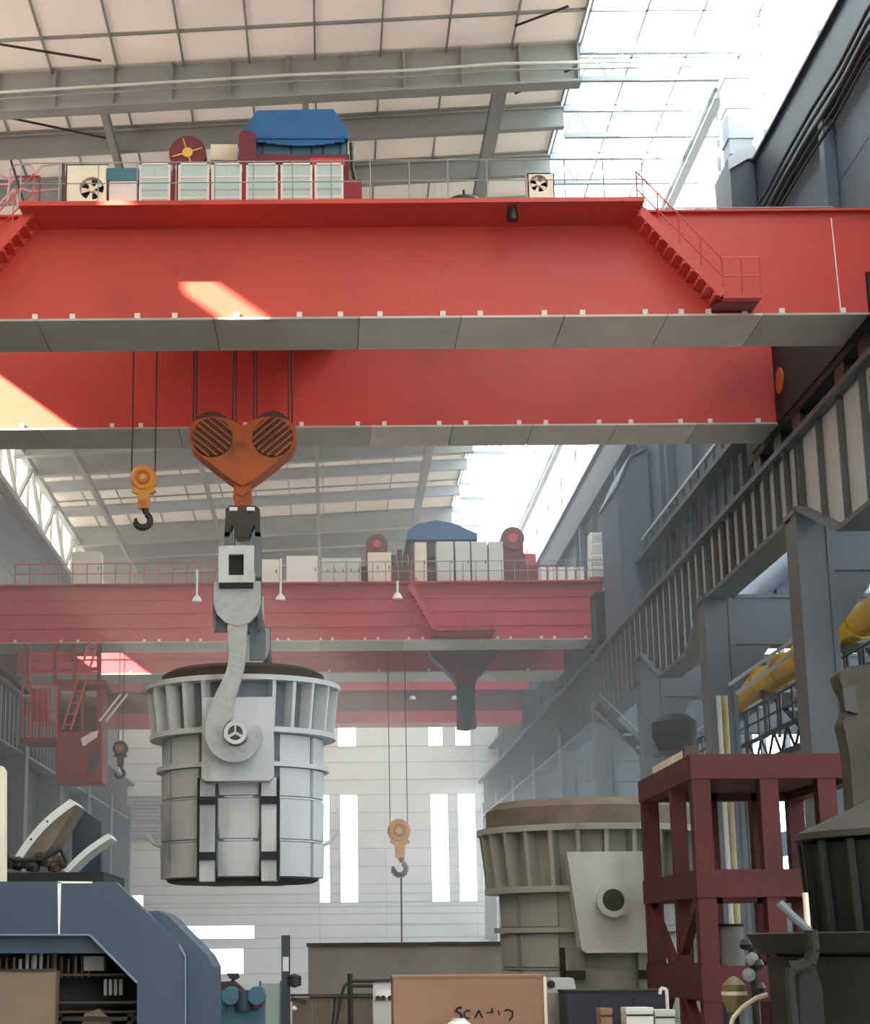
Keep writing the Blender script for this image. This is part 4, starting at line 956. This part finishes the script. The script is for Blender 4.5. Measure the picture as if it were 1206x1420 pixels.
# yellow pipe through the neighbouring bay
yp = root('yellow_pipe', (17, 64, 14.6), 'thick yellow gas pipe passing behind the grey portal columns', 'pipe')
for k in range(8):
    y0 = 50 + k * 3.4
    MB().cyl((17, y0 + .03, 14.95 - .02 * k), (17, y0 + 3.37, 14.93 - .02 * k), .52, 20).build('pipe_section', 'yellow', yp, True)
    if k < 7: MB().cyl((17, y0 + 3.3, 14.93), (17, y0 + 3.5, 14.93), .6, 20).build('flange', 'yellow', yp, True)
MB().cyl((17, 77.2, 14.8), (17, 77.4, 14.8), .5, 20).build('end_cap', 'rustdark', yp, True)
for k in range(5):
    y = 52.5 + k * 5.6
    s_ = MB().box(16.6, 17.4, y - .1, y + .1, 14.1, 14.4).box(16.7, 16.8, y - .08, y + .08, 12.6, 14.1).box(17.2, 17.3, y - .08, y + .08, 12.6, 14.1).build('saddle', 'dark', yp)
# lattice conveyor bridge under the pipe
lc = root('conveyor_bridge', (18, 64, 11.5), 'dark lattice bridge with railing below the yellow pipe', 'conveyor bridge')
for x in (16.4, 19.2):
    for z in (11.6, 12.5): MB().box(x, x + .12, 46, 92, z, z + .14).build('chord', 'dark', lc)
    mb = MB()
    for k in range(23): mb.bar((x + .06, 46 + 2 * k, 11.65), (x + .06, 47 + 2 * k, 12.55), .08, .08).bar((x + .06, 47 + 2 * k, 12.55), (x + .06, 48 + 2 * k, 11.65), .08, .08)
    mb.build('lacing', 'dark', lc)
railing(lc, (16.4, 46, 12.6), (16.4, 92, 12.6), 1.2, 26, .05, 'dark')
MB().box(16.4, 19.3, 46, 92, 11.5, 11.6).build('deck', 'dark', lc)
for y in (54, 60, 72, 84):
    for x in (16.5, 19.2): MB().box(x - .1, x + .1, y - .1, y + .1, 0, 11.5).build('leg', 'dark', lc)
# inclined chutes
for i, (a, b, w) in enumerate((((1150, 800), (1200, 870), .9), ((1080, 960), (1125, 1010), .6), ((1010, 1005), (1090, 960), .25), ((868, 1020), (905, 1055), .35))):
    Y = 74 + 3 * i if i < 3 else 88
    p, q = at(*a, Y=Y), at(*b, Y=Y); d = (q - p).normalized() * 2.0
    o = root('inclined_chute', (p.x, Y, q.z), 'dark inclined chute in the neighbouring bay, %s' % ('highest, beside the yellow pipe', 'below the yellow pipe', 'thin one crossing under the pipe end', 'farthest, low between the columns')[i], 'chute', 'inclined chutes')
    MB().bar(p - d, q + d, .8, w).build('trough', 'dark', o)
    for f in (0, .5, 1): MB().bar(p.lerp(q, f) - Vector((0, .45, 0)), p.lerp(q, f) + Vector((0, .45, 0)), w * 1.2, .12).build('cross_rib', 'roof_steel', o)
    MB().bar(p - d + Vector((.1, -.4, .6)), q + d + Vector((.1, -.4, .6)), .06, .06).build('handrail', 'roof_steel', o)
for i, (a, b) in enumerate((((1010, 950), (1105, 883)), ((1020, 962), (1108, 900)), ((1150, 845), (1206, 800)))):
    p, q = at(*a, Y=62), at(*b, Y=62); o = MB().bar(p, q + (q - p) * .4, .1, .12).build('stair_handrail', 'roof_steel'); tag(o, 'grey sloping handrail behind the portal column, %s' % ('upper of the pair', 'lower of the pair', 'near the right edge')[i], 'handrail', 'sloping handrails')
for i, (px, m) in enumerate(((998, 'ladle2_plate'), (1006, 'olivepipe'))):
    p = at(px, 1000, Y=64.5); o = MB().cyl((p.x, 64.5, 0), (p.x, 64.5, at(px, 965, Y=64.5).z), .09 + .02 * i, 10).build('riser_pipe', m, None, True); tag(o, ('pale' if i == 0 else 'yellowish') + ' vertical pipe beside the second portal column', 'pipe', 'riser pipes')
bx = root('junction_tank', (at(940, 1000, Y=76).x, 76, 0), 'black tank on a bracket between the grey columns', 'tank')
c = at(935, 1012, Y=76); MB().lathe([(0, -.9), (.7, -.9), (.95, -.3), (.95, .3), (.6, .6), (0, .7)], c, 18).build('tank', 'black', bx, True); MB().box(c.x - .8, c.x + .8, 75.6, 76.4, c.z - 1.1, c.z - .9).build('bracket', 'dark', bx); MB().box(c.x - .15, c.x + .15, 75.85, 76.15, 0, c.z - 1.1).build('leg', 'dark', bx)

# ================================================================ red steel frame
fr = root('steel_tower', (8.5, 37, 0), 'maroon steel tower frame of thick square members on the right', 'steel frame')
FX0, FX1, FY0, FY1, FT = at(957, 1046, Y=34).x, 10.25, 34.0, 39.8, at(960, 1046, Y=34).z
W = .34
def post(x, y, z0=0, z1=FT, w=W): MB().box(x, x + w, y, y + w, z0, z1).build('post', 'frame_red', fr)
xsF = [FX0, FX0 + 1.27, FX0 + 2.35, FX1 - W]
for x in xsF: post(x, FY0, 0, FT - .02)
for x in xsF: post(x, FY1 - W, 0, FT - .02)
post(FX0, FY0 + 2.1, 0, FT - .02, .28)
zm = at(960, 1206, Y=34).z; zl = at(960, 1340, Y=34).z
for z, h in ((FT, .46), (zm, .5), (zl, .62)):
    MB().box(FX0 - .02, FX1, FY0 - .03, FY0 + W, z - h, z).build('front_beam', 'frame_red', fr)
    MB().box(FX0 - .02, FX1, FY1 - W, FY1, z - h, z).build('rear_beam', 'frame_red', fr)
    MB().box(FX0 - .03, FX0 + W - .02, FY0, FY1, z - h, z - .01).build('side_beam', 'frame_red', fr)
    MB().box(FX1 - W, FX1, FY0, FY1, z - h, z - .01).build('side_beam', 'frame_red', fr)
MB().box(FX0 + .3, FX1, FY0 + .2, FY1 - .2, FT - .3, FT - .2).build('top_deck', 'frame_red', fr)
MB().bar((FX0 + .1, FY1 - .3, zm - .5), (FX0 + .1, FY0 + .6, 3.2), .16, .2).build('brace', 'frame_red', fr)
MB().bar((FX0 + .1, FY0 + .3, zm - .5), (FX0 + .1, FY1 - .5, 3.2), .16, .2).build('brace', 'frame_red', fr)
# timber baulk lying along the top edge
a, b = at(905, 1062, X=FX0 + .15), at(945, 1030, X=FX0 + .15)
o = root('timber_baulk', (FX0 + .15, 36.5, FT), 'pale timber baulk lying on the top edge of the maroon frame', 'timber')
MB().box(FX0 + .02, FX0 + .26, 34.6, 38.2, FT, FT + .16).build('baulk', 'cream', o); MB().box(FX0, FX0 + .28, 34.55, 34.75, FT, FT + .22).build('end_block', 'rustdark', o)

# ================================================================ dim black ladle in the right foreground
YD = 24.0
cxD = 7.85
zR, zRim = at(1100, 1292, Y=22).z, at(1118, 1163, Y=YD).z
dl = root('dim_black_ladle', (cxD, YD, 0), 'black ladle, colour dimmed for weak light, with conical lid in the right foreground', 'ladle', 'steel ladles')
MB().lathe([(0, .8), (1.9, .8), (2.05, 1.0), (2.18, zR - .3), (0, zR - .3)], (cxD, YD, 0), 56).build('lower_shell', 'darkladle', dl, True)
MB().lathe([(2.0, zR - .3), (2.3, zR - .24), (2.42, zR - .02), (2.36, zR), (1.5, zR)], (cxD, YD, 0), 56).build('collar_ring', 'darkladle', dl, True)
MB().lathe([(1.5, zR), (1.52, zR), (1.6, zRim - .08), (1.5, zRim)], (cxD, YD, 0), 56).build('upper_shell', 'black', dl, True)
for i in range(20):
    t = 2 * math.pi * i / 20
    MB().bar((cxD + 1.57 * math.cos(t), YD + 1.57 * math.sin(t), zR), (cxD + 1.64 * math.cos(t), YD + 1.64 * math.sin(t), zRim - .05), .09, .09).build('rib', 'darkladle', dl)
MB().lathe([(1.4, zRim - .02), (1.72, zRim - .02), (1.72, zRim + .06), (.7, zRim + .52), (.6, zRim + .46), (0, zRim + .46)], (cxD, YD, 0), 56).build('conical_lid', 'dimlid', dl, True)
for s in (-1, 1):
    for t in (-1, 1): MB().box(cxD + s * 1.5 - .2, cxD + s * 1.5 + .2, YD + t * 1.2 - .2, YD + t * 1.2 + .2, 0, .95).build('foot', 'dark', dl)
P = lambda a, b, Y=21.4: at(a, b, Y=Y)
MB().tube([P(1080, 1252), P(1100, 1272), P(1122, 1290), P(1128, 1310)], .05, 8).build('latch_rod', 'ladle_in', dl, True)
MB().tube([P(1116, 1238), P(1118, 1262), P(1120, 1288)], .035, 8).build('latch_pin', 'cream', dl, True)
MB().tube([P(1124, 1290), P(1127, 1318), P(1122, 1336), P(1108, 1342), P(1094, 1342), P(1092, 1360), P(1098, 1420)], .08, 10).build('tilting_arm', 'darkladle', dl, True)
MB().prism(poly([(1108, 1345), (1130, 1340), (1140, 1370), (1146, 1460), (1110, 1460)], 21.6), 21.6, 22.0).build('arm_plate', 'darkladle', dl)
lg = root('ladle_hook_post', (7.0, 23.0, zRim), 'dark brown-grey hook-topped post rising behind the dim black ladle', 'hook post')
MB().prism(poly(smooth([(1164, 934), (1176, 925), (1200, 921), (1230, 921), (1250, 925), (1250, 1250), (1186, 1250), (1184, 1140), (1179, 1060), (1173, 1020), (1169, 1004), (1173, 992), (1177, 982), (1175, 964), (1167, 950)]), 26.8), 26.8, 27.3).build('post', 'post', lg)
MB().prism(poly([(1168, 955), (1185, 950), (1190, 990), (1172, 985)], 26.7), 26.7, 26.8).build('latch', 'dark', lg)
MB().prism(poly([(1186, 1240), (1250, 1240), (1250, 1700), (1186, 1700)], 26.8), 26.82, 27.28).build('lower_post', 'post', lg)
# lantern and bin by the frame
w = at(1018, 1378, Y=26)
hw = root('lantern', (w.x, 26, w.z - .4), 'round brass-rimmed lantern in front of the maroon frame', 'lantern')
MB().lathe([(0, -.25), (.1, -.25), (.17, -.1), (.16, .12), (.06, .22), (0, .24)], w, 18).build('globe', 'brass', hw, True)
MB().lathe([(.15, -.02), (.18, -.02), (.18, .03), (.15, .03)], w, 18, 'z', True).build('band', 'cream', hw, True)
MB().cyl(w - Vector((0, 0, .25)), (w.x, 26, 0), .05, 8).build('stem', 'dark', hw)
hs = root('pale_hose', (w.x, 25.5, 0), 'pale curved hose rising beside the lantern', 'hose')
MB().tube([at(1008, 1440, Y=25.4), at(1016, 1412, Y=25.4), at(1030, 1396, Y=25.4), at(1048, 1384, Y=25.4), at(1064, 1379, Y=25.4)], .03, 8).build('hose', 'cream', hs, True)
bn = root('grey_bin', (at(1005, 1340, Y=31).x, 31, 0), 'grey drum inside the lower bay of the maroon frame', 'drum')
p, q = at(999, 1285, Y=36), at(1028, 1285, Y=36)
MB().cyl(((p.x + q.x) / 2, 36, 0), ((p.x + q.x) / 2, 36, p.z), (q.x - p.x) / 2 * 1.1, 20).build('body', 'roof_steel', bn, True); MB().lathe([(0, .05), (.25, .05), (.25, 0), (0, 0)], ((p.x + q.x) / 2, 36, p.z), 18).build('lid', 'dark', bn, True)
ml = root('valve_cluster', (at(1040, 1340, Y=29).x, 29, 0), 'cluster of grey valves beside the lantern', 'valves')
for k, (px, py) in enumerate(((1034, 1310), (1042, 1330), (1050, 1338), (1038, 1352), (1052, 1370))):
    c = at(px, py, Y=29); MB().lathe([(0, -.09), (.09, -.06), (.11, 0), (.07, .08), (0, .1)], c, 12, 'y' if k % 2 else 'z').build('valve', 'roof_steel' if k % 2 else 'dark', ml, True)
c = at(1044, 1335, Y=29.1); MB().cyl((c.x, 29.1, 0), (c.x, 29.1, c.z + .25), .06, 8).build('riser', 'dark', ml)

# ================================================================ left foreground
YB2 = 30.0
bm_ = root('blue_machine', (-4.0, YB2, 0), 'slate-blue arched machine housing with chamfered corner in the left foreground', 'machine housing')
def bp(pts, y0, y1, name, m, parent=bm_): return MB().prism(poly(pts, YB2), YB2 + y0, YB2 + y1).build(name, m, parent)
bp([(-330, 1221), (160, 1223), (200, 1262), (249, 1310), (257, 1325), (258, 1800), (190, 1800), (190, 1362), (126, 1297), (-330, 1296)], 0, .5, 'front_frame', 'bluem')
bp([(196, 1263), (215, 1262), (230, 1270), (284, 1325), (293, 1342), (294, 1800), (250, 1800), (250, 1330), (200, 1275)], .5, 2.6, 'rear_frame', 'bluem')
bp([(-330, 1233), (150, 1233), (200, 1280), (200, 1296), (-330, 1296)], .5, 2.6, 'rear_roof', 'bluem')
bp([(-330, 1296), (126, 1297), (150, 1322), (-330, 1322)], .25, .32, 'recessed_panel', 'bluem')
for pts, nm in (([(-330, 1295), (126, 1295), (128, 1297.5), (-330, 1297.5)], 'edge_strip'), ([(126, 1295.5), (191, 1361), (189, 1363.5), (124, 1298)], 'edge_strip'), ([(249, 1309), (258, 1324), (259, 1800), (256.5, 1800), (256, 1326), (247, 1311)], 'edge_strip'), ([(80, 1223), (85, 1223), (83, 1296), (81, 1296)], 'weld_stripe'), ([(80, 1222), (128, 1222.5), (128, 1225), (80, 1225)], 'weld_stripe')):
    bp(pts, -.025, 0, nm, 'white' if nm == 'weld_stripe' else 'bluem_edge')
bp([(-60, 1800), (-60, 1296), (-130, 1296), (-130, 1800)], .02, .5, 'inner_leg', 'bluem')
bp([(-330, 1412), (190, 1412), (190, 1418), (-330, 1418)], .6, 2.0, 'inner_floor', 'dark')
# machinery under the arch
mc = root('hydraulic_rack', (-4.2, YB2 + 1.2, 0), 'dark rack of cylinders and pipes under the blue arch', 'machinery rack')
def mp_(pts, y0, y1, name, m): return MB().prism(poly(pts, YB2 + 1.0), YB2 + y0, YB2 + y1).build(name, m, mc)
mp_([(-120, 1800), (-120, 1322), (186, 1322), (188, 1800)], 1.6, 1.7, 'back_plate', 'black')
for k in range(15):
    px = -10 + k * 9.5; h = random.uniform(0, 8); c = at(px, 1340, Y=YB2 + 1)
    MB().cyl((c.x, YB2 + 1, at(px, 1356, Y=YB2 + 1).z), (c.x, YB2 + 1, at(px, 1322 + h, Y=YB2 + 1).z), .032 if k % 3 else .05, 8).build('cylinder', random.choice(('dark', 'roof_steel', 'rustdark', 'dark')), mc, True)
mp_([(117, 1346), (145, 1346), (145, 1326), (117, 1326)], .9, 1.2, 'valve_box', 'roof_steel')
for k in range(4): mp_([(145 + 7 * k, 1380), (149 + 7 * k, 1380), (149 + 7 * k, 1358), (145 + 7 * k, 1358)], .9, 1.1, 'pump', 'roof_steel')
for py in (1350, 1388, 1401): mp_([(80, py), (188, py), (188, py + 3), (80, py + 3)], .8, 1.2, 'shelf', 'rustdark')
mp_([(115, 1425), (120, 1405), (140, 1398), (155, 1412), (158, 1425)], .7, 1.0, 'cover', 'tan2')
mp_([(84, 1800), (84, 1405), (90, 1405), (90, 1800)], .6, .8, 'rack_post', 'dark'); mp_([(180, 1800), (180, 1405), (186, 1405), (186, 1800)], .6, .8, 'rack_post', 'dark')
# brown board, bottom left
a, b = at(-60, 1347, Y=28), at(79, 1347, Y=28)
o = root('brown_board', (a.x, 28, 0), 'brown board screen standing under the blue arch at bottom left', 'board')
MB().box(a.x, b.x, 28, 28.05, .02, b.z).build('panel', 'tan2', o); MB().box(b.x, b.x + .03, 27.98, 28.07, 0, b.z + .01).build('edge_post', 'rustdark', o); MB().box(a.x, b.x, 27.97, 28.08, b.z, b.z + .04).build('top_rail', 'dark', o)
# tilted ladle covers behind the blue machine
def cover(name, p0, p1, Y, sag, th, label, dep, inner=True):
    a, b = at(*p0, Y=Y), at(*p1, Y=Y); n = 10
    o = root(name, (a.x, Y, a.z), label, 'ladle cover', 'tilted ladle covers')
    d = (b - a); nrm = Vector((-d.z, 0, d.x)).normalized()
    if nrm.z < 0: nrm = -nrm
    up = [a + d * (k / n) + nrm * sag * math.sin(math.pi * k / n) for k in range(n + 1)]
    lo = [q - nrm * th for q in up]
    MB().prism([(q.x, q.z) for q in up] + [(q.x, q.z) for q in reversed(lo)], Y, Y + dep).build('rim', 'greywhite', o)
    if inner:
        c = [(q.x, q.z) for q in lo] + [(b.x - .02, b.z - .35), (b.x - .35, a.z + .25), (a.x + .45, a.z - .12)]
        MB().prism(c, Y + .06, Y + dep - .06).build('dished_face', 'refr', o)
        for k in (3, 6): q = up[k] - nrm * th * .5; MB().cyl((q.x, Y - .02, q.z), (q.x, Y, q.z), .025, 8).build('bolt', 'dark', o)
    return o
cover('ladle_cover', (20, 1188), (97, 1108), 38, .1, .16, 'large tilted cover with pale rim and brown inside behind the blue machine', 1.6)
cover('ladle_cover', (88, 1206), (149, 1156), 38.4, .05, .12, 'smaller tilted cover with pale rim nearest the end wall', 1.2, False)
st2 = root('scrap_platform', (-5.5, 39, 0), 'dark cluttered platform carrying the tilted ladle covers', 'platform')
z = at(40, 1212, Y=38).z
MB().box(-9, at(150, 1212, Y=38).x, 37.2, 41, z - .4, z).build('deck', 'black', st2)
for x in (-8.8, -6.5, at(140, 1212, Y=38).x - .3): MB().box(x, x + .3, 37.4, 37.7, 0, z - .4).build('leg', 'dark', st2); MB().box(x, x + .3, 40.5, 40.8, 0, z - .4).build('leg', 'dark', st2)
MB().prism(poly([(100, 1212), (100, 1120), (108, 1118), (140, 1140), (140, 1212)], 40), 40, 40.4).build('back_plate', 'slate_dark', st2)
for k in range(9):
    c = at(6 + k * 10, 1196 + random.uniform(-6, 6), Y=37.9); MB().lathe([(0, -.12), (.13, -.1), (.15, 0), (.1, .1), (0, .12)], c, 9, random.choice('xyz')).build('scrap_lump', random.choice(('dark', 'rustdark', 'black')), st2)
MB().tube([at(a_, b_, Y=37.6) for a_, b_ in ((-8, 1176), (6, 1188), (22, 1194), (60, 1192), (84, 1178), (92, 1196))], .04, 6).build('hose', 'black', st2)
po = root('pale_post', (at(2, 1100, Y=30).x, 30.9, 0), 'cream post at the extreme left edge above the blue machine', 'post')
a, b = at(-14, 1066, Y=35), at(6, 1066, Y=35); MB().prism(poly([(-14, 1800), (-14, 1062), (2, 1062), (6, 1068), (6, 1800)], 35), 35, 35.3).build('post', 'cream', po); MB().box(a.x - .05, b.x + .05, 34.95, 35.35, 0, .1).build('base_plate', 'dark', po)

# ================================================================ bottom middle
cbk = root('concrete_block', (2.0, 62, 0), 'long stained concrete wall below the white end wall', 'concrete wall')
a, b = at(427, 1313, Y=60), at(700, 1313, Y=60)
MB().box(a.x, b.x + 2, 60, 62.5, 0, a.z).build('wall', 'concrete', cbk)
MB().box(a.x - .05, b.x + 2, 59.9, 62.6, a.z, a.z + .12).build('coping', 'refr_dark', cbk)
for i, (x0, x1, yt, m) in enumerate(((603, 636, 1306, 'dark'), (640, 662, 1309, 'rustdark'), (660, 678, 1302, 'white'))):
    p, q = at(x0, yt, Y=60.4), at(x1, yt, Y=60.4)
    o = root('loose_plate', (p.x, 60.5, a.z + .12), '%s offcut lying on top of the concrete wall' % ('dark flat', 'brown', 'white wedge-shaped')[i], 'offcut', 'offcuts on the concrete wall')
    MB().prism([(p.x, a.z + .12), (q.x, a.z + .12), (q.x - .05, p.z), (p.x + (.4 if i == 2 else .05), p.z)], 60.3, 61).build('plate', m, o)
gp = root('green_panel', (at(440, 1400, Y=48).x, 48, 0), 'grey-green sheet fence in front of the concrete wall', 'fence')
for k in range(4):
    p, q = at(405 + 28 * k, 1383, Y=48), at(432 + 28 * k, 1383, Y=48); MB().box(p.x, q.x, 48, 48.06, 0, p.z).build('sheet', 'refr', gp)
p, q = at(400, 1382, Y=47.9), at(520, 1382, Y=47.9); MB().box(p.x, q.x, 47.9, 48.1, p.z, p.z + .06).build('top_rail', 'dark', gp)
# marked grey post
p, q = at(390, 1297, Y=40), at(402, 1297, Y=40)
ps = root('marked_post', (p.x, 40, 0), 'dark grey upright post with white mark left of the concrete wall', 'post')
MB().box(p.x, q.x, 40, 40.2, 0, p.z).build('post', 'slate_dark', ps); MB().box(p.x + .03, q.x - .03, 39.98, 40, at(395, 1347, Y=40).z, at(395, 1327, Y=40).z).build('mark', 'greywhite', ps)
MB().lathe([(0, -.15), (.15, -.1), (.15, .1), (0, .15)], at(408, 1360, Y=40), 12).build('knob', 'dark', ps, True)
a_, b_ = at(403, 1385, Y=40), at(425, 1390, Y=40); MB().bar(a_, b_, .12, .1).build('arm', 'dark', ps)
c = at(408, 1398, Y=39.9); MB().lathe([(0, -.05), (.05, -.03), (.06, 0), (0, .06)], c, 10).build('lamp', 'white', ps, True)
# pipe stand
pt = root('pipe_stand', (at(485, 1400, Y=36).x, 36, 0), 'dark pipe stand with hoses beside the tan box', 'pipe stand')
p = at(485, 1350, Y=36); MB().cyl((p.x, 36, 0), (p.x, 36, p.z), .05, 8).build('upright', 'dark', pt, True)
for y0, x0, x1 in ((1360, 485, 520), (1367, 485, 517), (1382, 430, 517)): MB().cyl(at(x0, y0, Y=36), at(x1, y0, Y=36), .035, 8).build('arm', 'dark', pt, True)
MB().tube([at(a1, b1, Y=36) for a1, b1 in ((486, 1362), (478, 1366), (473, 1380), (466, 1420))], .03, 6).build('hose', 'cable', pt, True); MB().tube([at(a1, b1, Y=36) for a1, b1 in ((464, 1384), (463, 1400), (461, 1420))], .025, 6).build('hose', 'cable', pt, True)
p, q = at(517, 1362, Y=36.2), at(548, 1362, Y=36.2)
vb = root('valve_cabinet', (p.x, 36.2, 0), 'pale grey cabinet with small gauges left of the tan box', 'cabinet')
MB().box(p.x, q.x, 36.2, 36.8, 0, p.z).build('body', 'greywhite', vb); MB().box(p.x - .03, q.x + .03, 36.15, 36.85, p.z, p.z + .06).build('top', 'dark', vb)
MB().box(p.x + .05, q.x - .03, 36.17, 36.2, at(520, 1384, Y=36.2).z, at(520, 1373, Y=36.2).z).build('panel', 'white', vb)
for px in (524, 531, 541): c = at(px, 1384, Y=36.15); MB().cyl((c.x, 36.12, c.z), (c.x, 36.17, c.z), .05, 10).build('gauge', 'dark', vb)
# tan box with brush lettering
p, q = at(545, 1356, Y=32), at(756, 1356, Y=32)
tb = root('tan_box', ((p.x + q.x) / 2, 32, 0), 'large tan box with rough black lettering at the bottom edge', 'box')
MB().box(p.x, q.x, 32, 33.4, .1, p.z).build('body', 'tan', tb); MB().box(p.x - .02, q.x + .02, 31.98, 33.42, p.z, p.z + .03).build('lid', 'tan', tb); MB().box(q.x - .04, q.x + .01, 31.97, 32, .1, p.z).build('corner_strip', 'cream', tb)
MB().box(p.x + .1, q.x - .1, 32.1, 33.3, 0, .1).build('pallet', 'rustdark', tb)
S = lambda pts, r, nm='lettering': MB().tube([at(a1, b1, Y=31.985) for a1, b1 in pts], r, 6).build(nm, 'black', tb)
S([(640, 1397), (634, 1398), (632, 1402), (638, 1405), (641, 1410), (636, 1414), (630, 1413)], .018)
S([(652, 1402), (647, 1401), (643, 1405), (645, 1411), (651, 1412)], .014)
S([(658, 1412), (664, 1401), (669, 1412)], .014)
S([(674, 1404), (681, 1404), (682, 1398), (683, 1405)], .012)
S([(691, 1401), (692, 1408)], .01)
S([(699, 1402), (704, 1400), (710, 1402), (711, 1409), (706, 1415)], .014)
c = at(636, 1413, Y=31.2); wb_ = root('white_sack', (c.x, 31.2, 0), 'white bundle in front of the lettered tan box', 'sack')
MB().lathe([(0, c.z), (.1, c.z - .01), (.2, c.z - .08), (.26, c.z - .3), (.3, .3), (.28, 0), (0, 0)], (c.x, 31.2, 0), 20).build('sack', 'white', wb_, True); MB().lathe([(.1, c.z - .05), (.12, c.z - .02), (.1, c.z + .01)], (c.x, 31.2, 0), 16).build('tie', 'greywhite', wb_, True)
# grey machine and navy box right of the tan box
p, q = at(757, 1357, Y=34), at(800, 1357, Y=34)
gm = root('grey_gearbox', (p.x, 34, 0), 'worn grey gearbox between the tan box and the navy cabinet', 'gearbox')
MB().box(p.x, q.x, 34, 35, 0, p.z - .25).build('body', 'ladle2', gm); MB().prism([(p.x, p.z - .25), (q.x, p.z - .25), (q.x - .05, p.z), (p.x + .12, p.z)], 34.1, 34.9).build('cover', 'ladle2_plate', gm); c = at(764, 1365, Y=34); MB().cyl((c.x, 33.95, c.z), (c.x, 34.1, c.z), .07, 12).build('shaft_hole', 'black', gm)
p, q = at(784, 1377, Y=33), at(921, 1377, Y=33)
nv = root('navy_cabinet', ((p.x + q.x) / 2, 33, 0), 'navy blue low cabinet under the olive-grey ladle', 'cabinet')
MB().box(p.x, q.x, 33, 34, 0, p.z).build('body', 'navy', nv); MB().box(p.x - .02, q.x + .02, 32.97, 34.02, p.z, p.z + .04).build('top', 'black', nv)
for k in range(3): xa = p.x + (q.x - p.x) * k / 3; MB().box(xa + .03, xa + (q.x - p.x) / 3 - .03, 32.97, 33, .1, p.z - .1).build('door', 'navy', nv)
for k, (x0, x1, yt, m, nm) in enumerate(((833, 848, 1399, 'tan', 'small tan carton'), (868, 905, 1398, 'white', 'flat white carton'), (908, 935, 1401, 'greywhite', 'pale grey coil box'))):
    a1, b1 = at(x0, yt, Y=31.5), at(x1, yt, Y=31.5)
    o = root('carton', (a1.x, 31.5, 0), nm + ' stacked in front of the navy cabinet', 'carton', 'cartons by the navy cabinet')
    MB().box(a1.x, b1.x, 31.5, 32.1, 0, a1.z).build('body', m, o); MB().box(a1.x - .01, b1.x + .01, 31.49, 31.75, a1.z - .06, a1.z + .005).build('flap', m, o); MB().box(a1.x, b1.x, 31.49, 31.5, a1.z - .13, a1.z - .1).build('tape', 'refr_dark', o)
c = at(924, 1372, Y=32); pg = root('hook_lamp', (c.x, 32, 0), 'pale bent pipe lamp beside the maroon frame post', 'lamp'); MB().tube([Vector((c.x, 32, 0)), Vector((c.x, 32, c.z - .1)), c, c + Vector((-.1, 0, .02)), c + Vector((-.12, 0, -.08))], .03, 8).build('stem', 'greywhite', pg, True)
MB().lathe([(0, 0), (.08, 0), (.08, .04), (0, .04)], (c.x, 32, 0), 12).build('base', 'greywhite', pg, True)
# blue pump by the end of the blue machine
pu = root('blue_pump', (at(330, 1400, Y=44).x, 44, 0), 'blue pump with brown cover in front of the end wall doorway', 'pump')
a1, b1 = at(296, 1385, Y=44), at(366, 1385, Y=44)
MB().box(a1.x, b1.x, 44, 45, 0, a1.z).build('base', 'teal', pu)
for k in range(4): c = at(302 + 18 * k, 1386 - 5 * (k % 2), Y=43.9); MB().lathe([(0, -.25), (.2, -.25), (.22, .2), (0, .22)], c, 14, 'y' if k % 2 else 'z').build('cylinder', 'teal' if k != 2 else 'bluem', pu, True)
MB().prism(poly([(293, 1362), (325, 1361), (345, 1378), (348, 1390), (296, 1388)], 44.4), 44.4, 44.9).build('cover', 'rustdark', pu); c = at(356, 1385, Y=43.8); MB().cyl((c.x, 43.8, c.z - .2), (c.x, 43.8, c.z + .25), .12, 10).build('valve', 'maroon', pu)
MB().prism(poly([(314, 1350), (330, 1350), (332, 1356), (326, 1359), (318, 1357)], 44.4), 44.4, 44.7).build('handle', 'dark', pu); c = at(323, 1358, Y=44.5); MB().cyl(c, c - Vector((0, 0, .35)), .04, 8).build('handle_stem', 'dark', pu)
gn = root('teal_screen', (at(372, 1390, Y=70).x, 70, 0), 'pale teal translucent screen left of the marked post', 'screen')
p, q = at(362, 1364, Y=70), at(388, 1364, Y=70); MB().box(p.x, q.x, 70, 70.06, .1, p.z).build('panel', 'cab', gn); MB().box(p.x - .08, p.x, 69.97, 70.1, 0, p.z + .1).build('post', 'teal', gn); MB().box(q.x, q.x + .08, 69.97, 70.1, 0, p.z + .1).build('post', 'teal', gn)

# ================================================================ haze in the hall
hm = bpy.data.materials.new('dusty_air'); hm.use_nodes = True
nt = hm.node_tree; nt.nodes.remove(nt.nodes['Principled BSDF'])
vsn = nt.nodes.new('ShaderNodeVolumeScatter'); vsn.inputs['Color'].default_value = (0.86, 0.92, 1.0, 1); vsn.inputs['Density'].default_value = 0.0046; vsn.inputs['Anisotropy'].default_value = 0.0
nt.links.new(vsn.outputs[0], nt.nodes['Material Output'].inputs['Volume'])
hz = MB().box(XL + .02, XR - .02, 58.5, YE - .2, .05, 35.3).build('dust_haze', hm)
tag(hz, 'thin bluish dust haze filling the hall', 'haze', None, 'stuff')
hz.visible_shadow = True

# drop the construction notes kept on the objects
for o in bpy.data.objects:
    if '_base' in o: del o['_base']
